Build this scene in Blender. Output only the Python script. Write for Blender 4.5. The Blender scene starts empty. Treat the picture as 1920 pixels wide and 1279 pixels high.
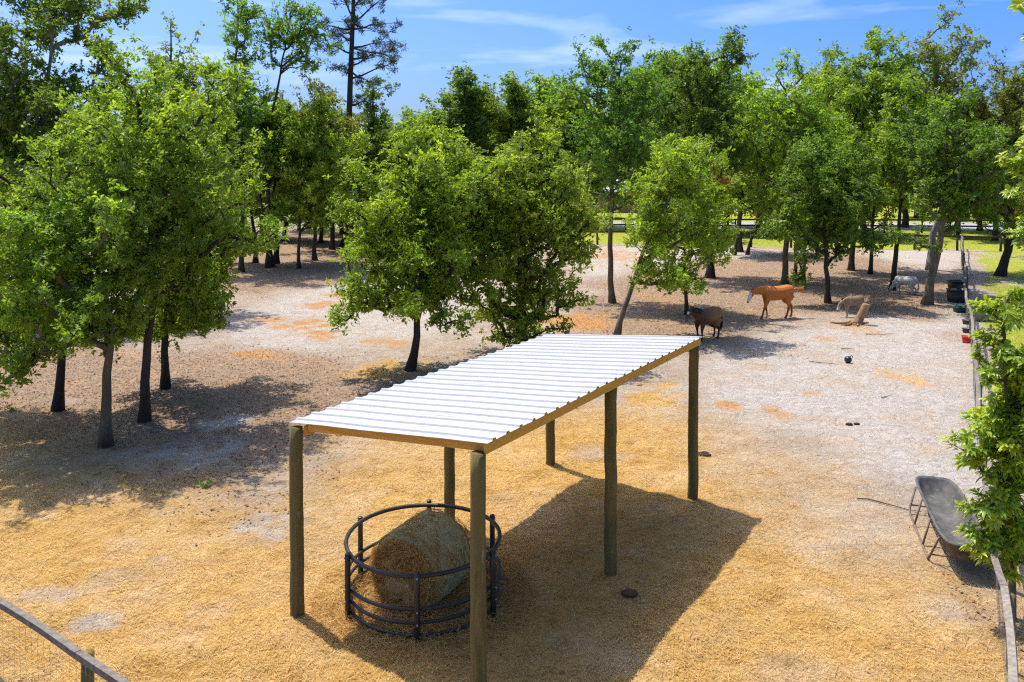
import bpy, bmesh, math, random
import numpy as np
from mathutils import Vector, Matrix

# ------------------------------------------------------------------ camera, sky, sun, exposure
sc = bpy.context.scene
F, PITCH, CYP, CAMH = 1526.8, 0.026, 343.1, 6.786          # focal length and principal row in photo pixels
cam_d = bpy.data.cameras.new('camera'); cam = bpy.data.objects.new('camera', cam_d)
sc.collection.objects.link(cam); sc.camera = cam
cam_d.sensor_width = 36.0; cam_d.lens = F / 1920 * 36.0
cam_d.shift_y = -(639.5 - CYP) / 1920
cam_d.clip_start = 0.1; cam_d.clip_end = 3000
cam.location = (0, 0, CAMH); cam.rotation_euler = (math.pi / 2 - PITCH, 0, 0)

SUN = Vector((-0.288, 0.288, 1.0)).normalized()            # towards the sun
sun_d = bpy.data.lights.new('sun', 'SUN'); sun = bpy.data.objects.new('sun', sun_d)
sc.collection.objects.link(sun); sun_d.energy = 2.8; sun_d.angle = math.radians(0.53)
sun_d.color = (1.0, 0.94, 0.83)
sun.rotation_euler = SUN.to_track_quat('Z', 'Y').to_euler()

world = bpy.data.worlds.new('World'); sc.world = world; world.use_nodes = True
wt = world.node_tree; wn = wt.nodes; wn.clear()
w_out = wn.new('ShaderNodeOutputWorld'); w_bg = wn.new('ShaderNodeBackground')
w_sky = wn.new('ShaderNodeTexSky'); w_sky.sky_type = 'NISHITA'; w_sky.sun_disc = False
w_sky.sun_elevation = math.asin(SUN.z); w_sky.sun_rotation = math.atan2(SUN.x, SUN.y)
w_sky.altitude = 0; w_sky.air_density = 0.5; w_sky.dust_density = 3.6; w_sky.ozone_density = 10.0
w_bg.inputs['Strength'].default_value = 0.15
w_hs = wn.new('ShaderNodeHueSaturation'); w_hs.inputs['Saturation'].default_value = 1.3
w_tc = wn.new('ShaderNodeTexCoord'); w_map = wn.new('ShaderNodeMapping')
w_map.inputs['Scale'].default_value = (2.2, 2.2, 15.0); w_map.inputs['Rotation'].default_value = (0.0, 0.05, 0.3)
w_no = wn.new('ShaderNodeTexNoise'); w_no.inputs['Scale'].default_value = 1.35
w_no.inputs['Detail'].default_value = 7; w_no.inputs['Roughness'].default_value = 0.55; w_no.inputs['Distortion'].default_value = 0.35
w_ramp = wn.new('ShaderNodeValToRGB'); w_ramp.color_ramp.elements[0].position = 0.50; w_ramp.color_ramp.elements[1].position = 0.82
w_ramp.color_ramp.elements[1].color = (0.6, 0.6, 0.6, 1)
w_mix = wn.new('ShaderNodeMix'); w_mix.data_type = 'RGBA'; w_mix.inputs['B'].default_value = (4.3, 4.6, 5.0, 1)
wl = wt.links.new
wl(w_tc.outputs['Generated'], w_map.inputs['Vector']); wl(w_map.outputs[0], w_no.inputs['Vector'])
wl(w_no.outputs['Fac'], w_ramp.inputs['Fac']); wl(w_ramp.outputs['Color'], w_mix.inputs['Factor'])
wl(w_sky.outputs[0], w_hs.inputs['Color']); wl(w_hs.outputs[0], w_mix.inputs['A'])
wl(w_mix.outputs['Result'], w_bg.inputs['Color']); wl(w_bg.outputs[0], w_out.inputs['Surface'])

sc.view_settings.view_transform = 'Standard'; sc.view_settings.look = 'None'
sc.view_settings.exposure = 1.03; sc.view_settings.gamma = 1.0; sc.view_settings.use_curve_mapping = False
cy = sc.cycles
cy.max_bounces = 10; cy.diffuse_bounces = 5; cy.glossy_bounces = 2; cy.transmission_bounces = 7; cy.transparent_max_bounces = 4
cy.use_denoising = False; cy.filter_width = 1.2; cy.caustics_reflective = False; cy.caustics_refractive = False

# ------------------------------------------------------------------ helpers
RNG = np.random.default_rng(7); random.seed(7)
COL = sc.collection
CP, SP = math.cos(PITCH), math.sin(PITCH)
def ray(px, py):
    a = (px - 960) / F; b = (CYP - py) / F
    return np.array([a, CP + SP * b, -SP + CP * b])
def gp(px, py, z=0.0):                                     # photo pixel -> world point at height z
    r = ray(px, py); t = (z - CAMH) / r[2]
    return np.array([r[0] * t, r[1] * t, z])
def at(px, py, y):                                         # photo pixel -> world point at distance y
    r = ray(px, py); t = y / r[1]
    return np.array([r[0] * t, y, CAMH + r[2] * t])

def link(o, parent=None):
    COL.objects.link(o)
    if parent is not None: o.parent = parent
    return o
def tag(o, label=None, cat=None, group=None, kind=None):
    if label: o['label'] = label
    if cat: o['category'] = cat
    if group: o['group'] = group
    if kind: o['kind'] = kind
    return o
def empty(name, loc=(0, 0, 0), rz=0.0):
    o = bpy.data.objects.new(name, None); o.location = [float(v) for v in loc]; o.rotation_euler = (0, 0, rz)
    o.empty_display_size = 0.2
    return link(o)
def np_mesh(name, V, Q=None, T=None, smooth=False):
    V = np.asarray(V, np.float32).reshape(-1, 3)
    m = bpy.data.meshes.new(name); m.vertices.add(len(V)); m.vertices.foreach_set('co', V.ravel())
    Q = np.zeros((0, 4), np.int32) if Q is None else np.asarray(Q, np.int32).reshape(-1, 4)
    T = np.zeros((0, 3), np.int32) if T is None else np.asarray(T, np.int32).reshape(-1, 3)
    nl = Q.size + T.size; m.loops.add(nl); m.loops.foreach_set('vertex_index', np.concatenate([Q.ravel(), T.ravel()]))
    n = len(Q) + len(T); m.polygons.add(n)
    ls = np.concatenate([np.arange(len(Q)) * 4, Q.size + np.arange(len(T)) * 3]).astype(np.int32)
    m.polygons.foreach_set('loop_start', ls)
    m.polygons.foreach_set('use_smooth', np.full(n, smooth, bool))
    m.update(calc_edges=True)
    return m
def add_attr(m, name, vals):
    a = m.attributes.new(name, 'FLOAT', 'POINT'); a.data.foreach_set('value', np.asarray(vals, np.float32))
def add_col(m, name, cols):
    a = m.attributes.new(name, 'FLOAT_COLOR', 'POINT')
    c = np.ones((len(cols), 4), np.float32); c[:, :3] = cols; a.data.foreach_set('color', c.ravel())
def obj(name, mesh, mat, parent=None):
    o = bpy.data.objects.new(name, mesh); mesh.materials.clear(); mesh.materials.append(mat)
    return link(o, parent)

class MB:
    """collects verts and faces of one part"""
    def __init__(s): s.v = []; s.q = []; s.t = []; s.n = 0
    def add(s, V, Q=(), T=()):
        V = np.asarray(V, float).reshape(-1, 3)
        if len(Q): s.q.append(np.asarray(Q, int).reshape(-1, 4) + s.n)
        if len(T): s.t.append(np.asarray(T, int).reshape(-1, 3) + s.n)
        s.v.append(V); s.n += len(V); return s
    def box(s, c, size, rot=None, taper=1.0, jit=0.0):
        x, y, z = np.array(size) / 2.0
        V = np.array([[-x, -y, -z], [x, -y, -z], [x, y, -z], [-x, y, -z], [-x * taper, -y * taper, z], [x * taper, -y * taper, z], [x * taper, y * taper, z], [-x * taper, y * taper, z]])
        if jit: V = V + RNG.normal(0, jit, V.shape)
        if rot is not None: V = V @ np.array(rot).T
        return s.add(V + np.asarray(c), [[0, 3, 2, 1], [4, 5, 6, 7], [0, 1, 5, 4], [1, 2, 6, 5], [2, 3, 7, 6], [3, 0, 4, 7]])
    def beam(s, a, b, w, h, up=(0, 0, 1)):
        a = np.asarray(a, float); b = np.asarray(b, float); d = b - a; L = np.linalg.norm(d); d /= L
        side = np.cross(d, up); side /= np.linalg.norm(side); u = np.cross(side, d)
        R = np.stack([d, side, u], 1)
        return s.box((a + b) / 2, (L, w, h), R)
    def tube(s, P, r, n=8, caps=True, squash=None):
        V, Q, T = tube_geo(P, r, n, caps); return s.add(V, Q, T)
    def loft(s, rings, close_ends=True):
        R = np.asarray(rings, float); k, n, _ = R.shape
        i = np.arange(k - 1)[:, None] * n; j = np.arange(n)[None]
        Q = np.stack([i + j, i + (j + 1) % n, i + n + (j + 1) % n, i + n + j], -1).reshape(-1, 4)
        V = R.reshape(-1, 3); T = []
        if close_ends:
            V = np.concatenate([V, [R[0].mean(0), R[-1].mean(0)]]); a, b = k * n, k * n + 1
            for m in range(n):
                T.append([a, (m + 1) % n, m]); T.append([b, (k - 1) * n + m, (k - 1) * n + (m + 1) % n])
        return s.add(V, Q, T)
    def mesh(s, name, smooth=False):
        return np_mesh(name, np.concatenate(s.v), np.concatenate(s.q) if s.q else None, np.concatenate(s.t) if s.t else None, smooth)
    def build(s, name, mat, parent=None, smooth=False, bevel=0.0):
        o = obj(name, s.mesh(name, smooth), mat, parent)
        if bevel:
            b = o.modifiers.new('bevel', 'BEVEL'); b.width = bevel; b.segments = 2; b.limit_method = 'ANGLE'
        return o
def frames(P):
    P = np.asarray(P, float); t = np.gradient(P, axis=0); t /= np.linalg.norm(t, axis=1)[:, None] + 1e-9
    ref = np.array([0, 0, 1.0]) if abs(t[0][2]) < 0.9 else np.array([1.0, 0, 0])
    s = np.cross(t, ref); s /= np.linalg.norm(s, axis=1)[:, None] + 1e-9
    return t, s, np.cross(s, t)
def tube_geo(P, r, n=8, caps=True):
    P = np.asarray(P, float); k = len(P); r = np.broadcast_to(np.asarray(r, float), (k,))
    t, s, u = frames(P); a = np.arange(n) / n * 2 * np.pi
    V = P[:, None] + r[:, None, None] * (np.cos(a)[None, :, None] * s[:, None] + np.sin(a)[None, :, None] * u[:, None])
    V = V.reshape(-1, 3); i = np.arange(k - 1)[:, None] * n; j = np.arange(n)[None]
    Q = np.stack([i + j, i + (j + 1) % n, i + n + (j + 1) % n, i + n + j], -1).reshape(-1, 4)
    T = []
    if caps:
        V = np.concatenate([V, P[:1], P[-1:]]); a0, b0 = k * n, k * n + 1
        for m in range(n): T.append([a0, (m + 1) % n, m]); T.append([b0, (k - 1) * n + m, (k - 1) * n + (m + 1) % n])
    return V, Q, np.array(T, int).reshape(-1, 3)
def hash2(i, j, seed):
    n = (i.astype(np.int64) * 374761393 + j.astype(np.int64) * 668265263 + seed * 1442695041) & 0xffffffff
    n = ((n ^ (n >> 13)) * 1274126177) & 0xffffffff
    return ((n ^ (n >> 16)) & 0xffffff) / float(0xffffff)
def vnoise(x, y, seed=0):
    x = np.asarray(x, float); y = np.asarray(y, float)
    i = np.floor(x); j = np.floor(y); u = x - i; v = y - j; u = u * u * (3 - 2 * u); v = v * v * (3 - 2 * v)
    i = i.astype(int); j = j.astype(int)
    return (hash2(i, j, seed) * (1 - u) + hash2(i + 1, j, seed) * u) * (1 - v) + (hash2(i, j + 1, seed) * (1 - u) + hash2(i + 1, j + 1, seed) * u) * v
def fbm(x, y, seed=0, o=4):
    r = 0; a = 0.5
    for k in range(o): r = r + a * vnoise(x * 2 ** k, y * 2 ** k, seed + k * 17); a *= 0.5
    return r / (1 - 0.5 ** o)
def sstep(a, b, x): t = np.clip((x - a) / (b - a), 0, 1); return t * t * (3 - 2 * t)
def poly_sd(poly, X, Y):                                    # signed distance, positive inside
    P = np.asarray(poly, float)[:, :2]; d = np.full(X.shape, 1e18); inside = np.zeros(X.shape, bool)
    for k in range(len(P)):
        a = P[k]; b = P[(k + 1) % len(P)]; e = b - a
        t = np.clip(((X - a[0]) * e[0] + (Y - a[1]) * e[1]) / (e @ e), 0, 1)
        d = np.minimum(d, (X - a[0] - t * e[0]) ** 2 + (Y - a[1] - t * e[1]) ** 2)
        c = ((a[1] > Y) != (b[1] > Y)) & (X < (b[0] - a[0]) * (Y - a[1]) / (b[1] - a[1] + 1e-12) + a[0]); inside ^= c
    return np.where(inside, 1, -1) * np.sqrt(d)

# ------------------------------------------------------------------ materials
class NT:
    def __init__(s, name):
        s.m = bpy.data.materials.new(name); s.m.use_nodes = True; s.t = s.m.node_tree; s.t.nodes.clear()
        s.out = s.t.nodes.new('ShaderNodeOutputMaterial')
    def n(s, kind, **kw):
        nd = s.t.nodes.new('ShaderNode' + kind)
        for k, v in kw.items():
            if k.startswith('_'): setattr(nd, k[1:], v)
            else: s.set(nd, k.replace('__', ' '), v)
        return nd
    def set(s, nd, k, v):
        inp = nd.inputs[int(k[1:])] if (k[0] == 'i' and k[1:].isdigit()) else nd.inputs[k]
        if isinstance(v, bpy.types.NodeSocket): s.t.links.new(v, inp)
        else: inp.default_value = v
    def mix(s, f, a, b, mode='MIX'):
        nd = s.t.nodes.new('ShaderNodeMix'); nd.data_type = 'RGBA'; nd.blend_type = mode
        for k, v in (('Factor', f), ('A', a), ('B', b)):
            if isinstance(v, (tuple, list)) and len(v) == 3: v = (*v, 1)
            s.set(nd, k, v)
        return nd.outputs['Result']
    def math(s, op, a, b=None, clamp=False):
        nd = s.t.nodes.new('ShaderNodeMath'); nd.operation = op; nd.use_clamp = clamp
        s.set(nd, 'i0', a)
        if b is not None: s.set(nd, 'i1', b)
        return nd.outputs[0]
    def noise(s, vec, scale, detail=4, rough=0.55, dist=0.0):
        return s.n('TexNoise', Vector=vec, Scale=scale, Detail=detail, Roughness=rough, Distortion=dist).outputs['Fac']
    def ramp(s, f, stops):
        nd = s.t.nodes.new('ShaderNodeValToRGB'); s.t.links.new(f, nd.inputs[0]); e = nd.color_ramp.elements
        while len(e) < len(stops): e.new(0.5)
        for el, (p, c) in zip(e, stops): el.position = p; el.color = (c, c, c, 1) if isinstance(c, (int, float)) else (*c, 1)
        return nd.outputs['Color']
    def attr(s, name): return s.n('Attribute', _attribute_name=name).outputs['Fac']
    def coords(s, kind='Object'): return s.n('TexCoord').outputs[kind]
    def mapped(s, vec, scale): return s.n('Mapping', Vector=vec, Scale=scale).outputs[0]
    def bump(s, h, strength=0.5, dist=0.02, normal=None):
        nd = s.n('Bump', Height=h, Strength=strength, Distance=dist)
        if normal is not None: s.set(nd, 'Normal', normal)
        return nd.outputs[0]
    def surf(s, color, rough=0.8, normal=None, spec=0.3, metal=0.0, **kw):
        p = s.n('BsdfPrincipled'); 
        if isinstance(color, (tuple, list)) and len(color) == 3: color = (*color, 1)
        s.set(p, 'Base Color', color); s.set(p, 'Roughness', rough); s.set(p, 'Specular IOR Level', spec); s.set(p, 'Metallic', metal)
        if normal is not None: s.set(p, 'Normal', normal)
        for k, v in kw.items(): s.set(p, k.replace('__', ' '), v)
        return p.outputs[0]
    def done(s, sh): s.t.links.new(sh, s.out.inputs['Surface']); return s.m

def simple(name, c1, c2=None, rough=0.7, scale=8.0, bump=0.15, stretch=(1, 1, 1), spec=0.3, metal=0.0, bdist=0.01, rnd=0.0):
    t = NT(name); v = t.mapped(t.coords(), stretch); f = t.noise(v, scale, 6, 0.6)
    c2 = c2 or tuple(x * 0.7 for x in c1)
    col = t.mix(t.ramp(f, [(0.3, 0.0), (0.72, 1.0)]), c1, c2)
    if rnd:
        r = t.n('ObjectInfo').outputs['Random']
        hs = t.n('HueSaturation', Color=col, Value=t.math('ADD', t.math('MULTIPLY', r, rnd * 2), 1 - rnd)); col = hs.outputs[0]
    f2 = t.noise(v, scale * 5, 4)
    return t.done(t.surf(col, rough, t.bump(t.math('ADD', f, t.math('MULTIPLY', f2, 0.5)), bump, bdist), spec, metal))

def leaf_mat(name, dark, mid, light, trans, tfac=0.5, rough=0.45, vary=0.12):
    t = NT(name); a = t.attr('tint')
    col = t.ramp(a, [(0.05, dark), (0.5, mid), (0.95, light)])
    r = t.n('ObjectInfo').outputs['Random']
    hs = t.n('HueSaturation', Color=col, Hue=t.math('ADD', t.math('MULTIPLY', r, 0.02), 0.49), Value=t.math('ADD', t.math('MULTIPLY', r, vary * 2), 1 - vary))
    col = hs.outputs[0]
    p = t.surf(col, rough, None, 0.35)
    tl = t.n('BsdfTranslucent', Color=t.mix(1.0, col, trans, 'MULTIPLY')).outputs[0]
    mx = t.t.nodes.new('ShaderNodeMixShader'); mx.inputs[0].default_value = tfac
    t.t.links.new(p, mx.inputs[1]); t.t.links.new(tl, mx.inputs[2])
    return t.done(mx.outputs[0])

M = {}
M['leaf_oak'] = leaf_mat('leaf_oak', (0.072, 0.120, 0.013), (0.172, 0.262, 0.034), (0.365, 0.440, 0.056), (2.0, 2.0, 0.8))
M['leaf_dark'] = leaf_mat('leaf_dark', (0.054, 0.102, 0.014), (0.120, 0.200, 0.034), (0.258, 0.335, 0.056), (2.0, 2.1, 0.8))
M['leaf_bright'] = leaf_mat('leaf_bright', (0.095, 0.150, 0.014), (0.215, 0.305, 0.034), (0.405, 0.470, 0.056), (1.9, 1.9, 0.8))
M['leaf_olive'] = leaf_mat('leaf_olive', (0.070, 0.090, 0.018), (0.150, 0.170, 0.032), (0.260, 0.265, 0.055), (2.1, 2.1, 0.9))
M['leaf_young'] = leaf_mat('leaf_young', (0.13, 0.21, 0.018), (0.27, 0.37, 0.030), (0.46, 0.50, 0.050), (1.8, 1.7, 0.8), 0.4, 0.32, 0.03)
M['needle'] = leaf_mat('needle', (0.030, 0.055, 0.018), (0.055, 0.085, 0.025), (0.100, 0.125, 0.040), (1.6, 1.7, 1.0), 0.2, 0.5)
M['leaf_brown'] = leaf_mat('leaf_brown', (0.20, 0.070, 0.020), (0.30, 0.110, 0.035), (0.42, 0.17, 0.06), (1.5, 1.4, 1.0), 0.3, 0.7)
M['bark'] = simple('bark', (0.085, 0.068, 0.050), (0.038, 0.030, 0.023), 0.95, 5.0, 0.9, (1, 1, 0.18), 0.15, bdist=0.03, rnd=0.25)
M['bark_pale'] = simple('bark_pale', (0.20, 0.165, 0.105), (0.075, 0.062, 0.040), 0.95, 6.0, 0.8, (1, 1, 0.35), 0.15, bdist=0.03, rnd=0.15)
M['bark_grey'] = simple('bark_grey', (0.34, 0.31, 0.28), (0.17, 0.15, 0.13), 0.9, 7.0, 0.6, (1, 1, 0.3), 0.2)
M['weathered'] = simple('weathered_board', (0.28, 0.245, 0.20), (0.13, 0.108, 0.085), 0.9, 14.0, 0.5, (1, 1, 1), 0.2, rnd=0.2)
M['dark_rail'] = simple('dark_rail', (0.085, 0.065, 0.048), (0.035, 0.028, 0.022), 0.9, 6.0, 0.4, rnd=0.2)
M['fence_post'] = simple('fence_post', (0.20, 0.155, 0.09), (0.09, 0.068, 0.04), 0.9, 7.0, 0.5, (1, 1, 0.25), 0.2, rnd=0.2)
def treated_post():
    t = NT('treated_post'); c = t.coords(); v = t.mapped(c, (1, 1, 0.13))
    f = t.noise(v, 6, 6, 0.65, 0.6); g = t.noise(t.mapped(c, (1, 1, 0.05)), 30, 4); big = t.noise(c, 1.1, 3)
    col = t.mix(t.ramp(f, [(0.3, 0.0), (0.7, 1.0)]), (0.220, 0.175, 0.058), (0.090, 0.078, 0.025))
    col = t.mix(t.ramp(big, [(0.45, 0.0), (0.75, 0.6)]), col, (0.235, 0.135, 0.05))
    col = t.mix(t.ramp(g, [(0.55, 0.0), (0.75, 0.45)]), col, (0.05, 0.048, 0.02))
    k = t.noise(t.mapped(c, (1, 1, 0.4)), 9, 2); col = t.mix(t.ramp(k, [(0.68, 0.0), (0.74, 0.6)]), col, (0.36, 0.28, 0.15))
    return t.done(t.surf(col, 0.85, t.bump(t.math('ADD', f, g), 0.9, 0.02), 0.2))
M['treated_post'] = treated_post()
def pine_board():
    t = NT('pine_board'); c = t.coords(); g = t.noise(t.mapped(c, (0.35, 14, 14)), 3.5, 5, 0.6, 0.8); k = t.n('TexVoronoi', Vector=t.mapped(c, (1.0, 1.0, 5.0)), Scale=1.3).outputs['Distance']
    col = t.mix(t.ramp(g, [(0.3, 0.0), (0.7, 1.0)]), (0.74, 0.38, 0.065), (0.54, 0.25, 0.036))
    col = t.mix(t.ramp(k, [(0.035, 1.0), (0.06, 0.0)]), col, (0.09, 0.035, 0.012))
    return t.done(t.surf(col, 0.7, t.bump(g, 0.25, 0.005), 0.3))
M['pine_board'] = pine_board()
def roof_metal():
    t = NT('white_roof_metal'); c = t.coords(); f = t.noise(c, 1.3, 5); s = t.noise(t.mapped(c, (0.3, 6, 1)), 5, 4)
    col = t.mix(t.ramp(f, [(0.35, 0.0), (0.8, 0.35)]), (0.47, 0.47, 0.465), (0.41, 0.406, 0.395))
    col = t.mix(t.ramp(s, [(0.6, 0.0), (0.85, 0.25)]), col, (0.33, 0.32, 0.30))
    return t.done(t.surf(col, 0.38, t.bump(f, 0.04, 0.01), 0.4))
M['roof_metal'] = roof_metal()
M['screw'] = simple('screw_head', (0.35, 0.36, 0.37), None, 0.5)
M['black_poly'] = simple('black_poly', (0.020, 0.019, 0.018), (0.042, 0.036, 0.030), 0.42, 5.0, 0.1, spec=0.5)
M['dark_plastic'] = simple('dark_plastic', (0.035, 0.037, 0.038), (0.06, 0.058, 0.052), 0.5, 5.0, 0.1, spec=0.4)
M['green_plastic'] = simple('green_plastic', (0.018, 0.10, 0.072), (0.012, 0.065, 0.05), 0.5, 5.0, 0.1)
M['grey_plastic'] = simple('grey_plastic', (0.30, 0.30, 0.25), (0.19, 0.19, 0.155), 0.6, 3.0, 0.15)
M['red_plastic'] = simple('red_plastic', (0.62, 0.018, 0.014), (0.48, 0.014, 0.012), 0.4, 4.0, 0.05, spec=0.5)
M['navy_plastic'] = simple('navy_plastic', (0.022, 0.024, 0.060), (0.015, 0.016, 0.035), 0.4, 4.0, 0.05, spec=0.5)
M['rust_tube'] = simple('rusty_tube', (0.23, 0.165, 0.125), (0.12, 0.075, 0.05), 0.7, 12.0, 0.2, spec=0.4)
M['wire'] = simple('galvanised_wire', (0.30, 0.29, 0.27), (0.20, 0.17, 0.14), 0.6, 12.0, 0.0, metal=0.3)
def trough_mat():
    t = NT('dusty_trough'); c = t.coords(); f = t.noise(c, 3.5, 7, 0.7, 0.5); g = t.noise(c, 14, 6, 0.7)
    col = t.mix(t.ramp(f, [(0.38, 0.0), (0.66, 1.0)]), (0.055, 0.053, 0.050), (0.140, 0.128, 0.115))
    col = t.mix(t.ramp(g, [(0.56, 0.0), (0.74, 0.7)]), col, (0.28, 0.25, 0.22))
    y = t.noise(t.mapped(c, (1, 1, 0.3)), 2.0, 3); col = t.mix(t.ramp(y, [(0.58, 0.0), (0.72, 0.5)]), col, (0.22, 0.17, 0.08))
    return t.done(t.surf(col, 0.75, t.bump(g, 0.3, 0.01), 0.3))
M['trough'] = trough_mat()
def hay_mat(name, a, b, c3):
    t = NT(name); c = t.coords(); f = t.noise(c, 60, 5, 0.7, 2.0); g = t.noise(c, 3.0, 4); w = t.noise(t.mapped(c, (6, 1, 6)), 22, 4, 0.6, 1.0)
    col = t.mix(t.ramp(f, [(0.32, 0.0), (0.68, 1.0)]), a, b); col = t.mix(t.ramp(g, [(0.42, 0.0), (0.7, 1.0)]), col, t.mix(0.5, col, c3))
    col = t.mix(t.ramp(w, [(0.35, 0.35), (0.6, 0.0)]), col, tuple(x * 0.35 for x in a))
    return t.done(t.surf(col, 0.9, t.bump(t.math('ADD', f, w), 0.9, 0.03), 0.15))
M['hay_bale'] = hay_mat('bale_hay', (0.78, 0.69, 0.32), (0.62, 0.56, 0.25), (0.60, 0.54, 0.22))
M['bale_face'] = hay_mat('bale_face_hay', (0.85, 0.60, 0.23), (0.66, 0.43, 0.15), (0.52, 0.40, 0.15))
def strand_mat(name, c0, c1, c2):
    t = NT(name); a = t.attr('tint'); col = t.ramp(a, [(0.0, c0), (0.5, c1), (1.0, c2)])
    p = t.surf(col, 0.75, None, 0.25); tl = t.n('BsdfTranslucent', Color=col).outputs[0]
    mx = t.t.nodes.new('ShaderNodeMixShader'); mx.inputs[0].default_value = 0.25
    t.t.links.new(p, mx.inputs[1]); t.t.links.new(tl, mx.inputs[2]); return t.done(mx.outputs[0])
M['straw'] = strand_mat('straw', (0.40, 0.225, 0.056), (0.62, 0.380, 0.115), (0.74, 0.53, 0.22))
M['litter'] = strand_mat('dead_leaves', (0.14, 0.078, 0.042), (0.32, 0.20, 0.12), (0.50, 0.37, 0.26))
M['debris'] = strand_mat('dark_debris', (0.035, 0.022, 0.012), (0.075, 0.045, 0.022), (0.14, 0.085, 0.040))
M['grass'] = leaf_mat('grass_blades', (0.10, 0.135, 0.018), (0.22, 0.25, 0.028), (0.36, 0.36, 0.06), (1.6, 1.6, 1.0), 0.35, 0.6, 0.02)

def ground_mat():
    t = NT('paddock_ground'); c = t.coords()
    warp = t.n('TexNoise', Vector=c, Scale=1.3, Detail=4).outputs['Color']
    cw = t.n('VectorMath', _operation='ADD', i0=c, i1=t.n('VectorMath', _operation='SCALE', i0=warp, Scale=0.5).outputs[0]).outputs[0]
    huge = t.noise(cw, 0.16, 4, 0.55); big = t.noise(cw, 0.5, 5, 0.6); mid = t.noise(cw, 1.9, 6, 0.62); churn = t.noise(cw, 5.2, 4, 0.55, 0.8)
    fine = t.noise(cw, 13, 4, 0.55); fib = t.noise(t.mapped(cw, (1, 1.8, 1)), 9, 7, 0.66, 2.6); grain = t.noise(cw, 60, 2, 0.6)
    def blend(name, soft, parts):                           # a spread of loose material whose rim breaks up
        a = t.attr(name)
        for n, amp in parts: a = t.math('ADD', a, t.math('MULTIPLY', t.math('SUBTRACT', n, 0.5), amp))
        return t.ramp(a, [(0.5 - soft, 0.0), (0.5 + soft, 1.0)])
    sand = t.mix(t.ramp(mid, [(0.32, 0.0), (0.68, 1.0)]), (0.420, 0.344, 0.262), (0.349, 0.263, 0.189))
    sand = t.mix(t.ramp(churn, [(0.50, 0.0), (0.72, 0.55)]), sand, (0.252, 0.182, 0.127))
    sand = t.mix(t.ramp(big, [(0.46, 0.0), (0.64, 0.55)]), sand, (0.454, 0.397, 0.327))
    white = t.mix(t.ramp(churn, [(0.46, 0.0), (0.74, 0.75)]), (0.466, 0.413, 0.350), (0.311, 0.259, 0.208))
    white = t.mix(t.ramp(big, [(0.50, 0.0), (0.68, 0.5)]), white, (0.395, 0.312, 0.235))
    col = t.mix(blend('white', 0.38, ((big, 0.8), (mid, 0.6), (churn, 0.4))), sand, white)
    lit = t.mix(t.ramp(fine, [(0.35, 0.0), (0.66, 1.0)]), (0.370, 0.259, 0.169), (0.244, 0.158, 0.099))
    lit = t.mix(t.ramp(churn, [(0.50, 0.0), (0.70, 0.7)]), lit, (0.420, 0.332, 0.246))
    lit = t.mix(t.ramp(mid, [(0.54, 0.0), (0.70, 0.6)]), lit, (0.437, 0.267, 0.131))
    col = t.mix(blend('litter', 0.42, ((big, 0.9), (mid, 0.7), (churn, 0.5))), col, lit)  # leaf litter colour; under the right grove it also stands for tree shade
    clay = t.mix(t.ramp(fine, [(0.35, 0.0), (0.7, 1.0)]), (0.504, 0.267, 0.098), (0.405, 0.193, 0.064))
    col = t.mix(blend('clay', 0.42, ((mid, 0.9), (fib, 1.2), (churn, 0.8))), col, clay)
    hay = t.mix(t.ramp(fib, [(0.36, 0.0), (0.64, 1.0)]), (0.640, 0.405, 0.128), (0.490, 0.272, 0.064))
    hay = t.mix(t.ramp(mid, [(0.48, 0.0), (0.66, 0.8)]), hay, (0.400, 0.210, 0.050))
    hay = t.mix(t.ramp(big, [(0.50, 0.0), (0.66, 0.75)]), hay, (0.590, 0.415, 0.235))
    hay = t.mix(t.ramp(t.noise(cw, 3.4, 5, 0.65), [(0.56, 0.0), (0.68, 0.7)]), hay, (0.260, 0.135, 0.036))
    hay = t.mix(t.ramp(grain, [(0.60, 0.0), (0.82, 0.3)]), hay, (0.264, 0.134, 0.036))
    col = t.mix(blend('hay', 0.48, ((huge, 0.5), (big, 0.9), (mid, 0.7), (fib, 0.8))), col, hay)
    gr = t.mix(t.ramp(fine, [(0.35, 0.0), (0.68, 1.0)]), (0.360, 0.370, 0.040), (0.235, 0.280, 0.032))
    gr = t.mix(t.ramp(mid, [(0.5, 0.0), (0.72, 0.55)]), gr, (0.50, 0.43, 0.12))
    col = t.mix(blend('grass', 0.22, ((mid, 0.7), (fine, 0.5))), col, gr)
    road = t.mix(t.ramp(fine, [(0.35, 0.0), (0.7, 1.0)]), (0.42, 0.40, 0.40), (0.33, 0.31, 0.31))
    col = t.mix(t.ramp(t.attr('lane'), [(0.4, 0.0), (0.6, 1.0)]), col, road)
    h = t.math('ADD', t.math('MULTIPLY', churn, 1.6), t.math('ADD', t.math('MULTIPLY', fine, 0.45), t.math('MULTIPLY', fib, 0.8)))
    return t.done(t.surf(col, 0.95, t.bump(h, 0.95, 0.068), 0.1))
M['ground'] = ground_mat()

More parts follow.
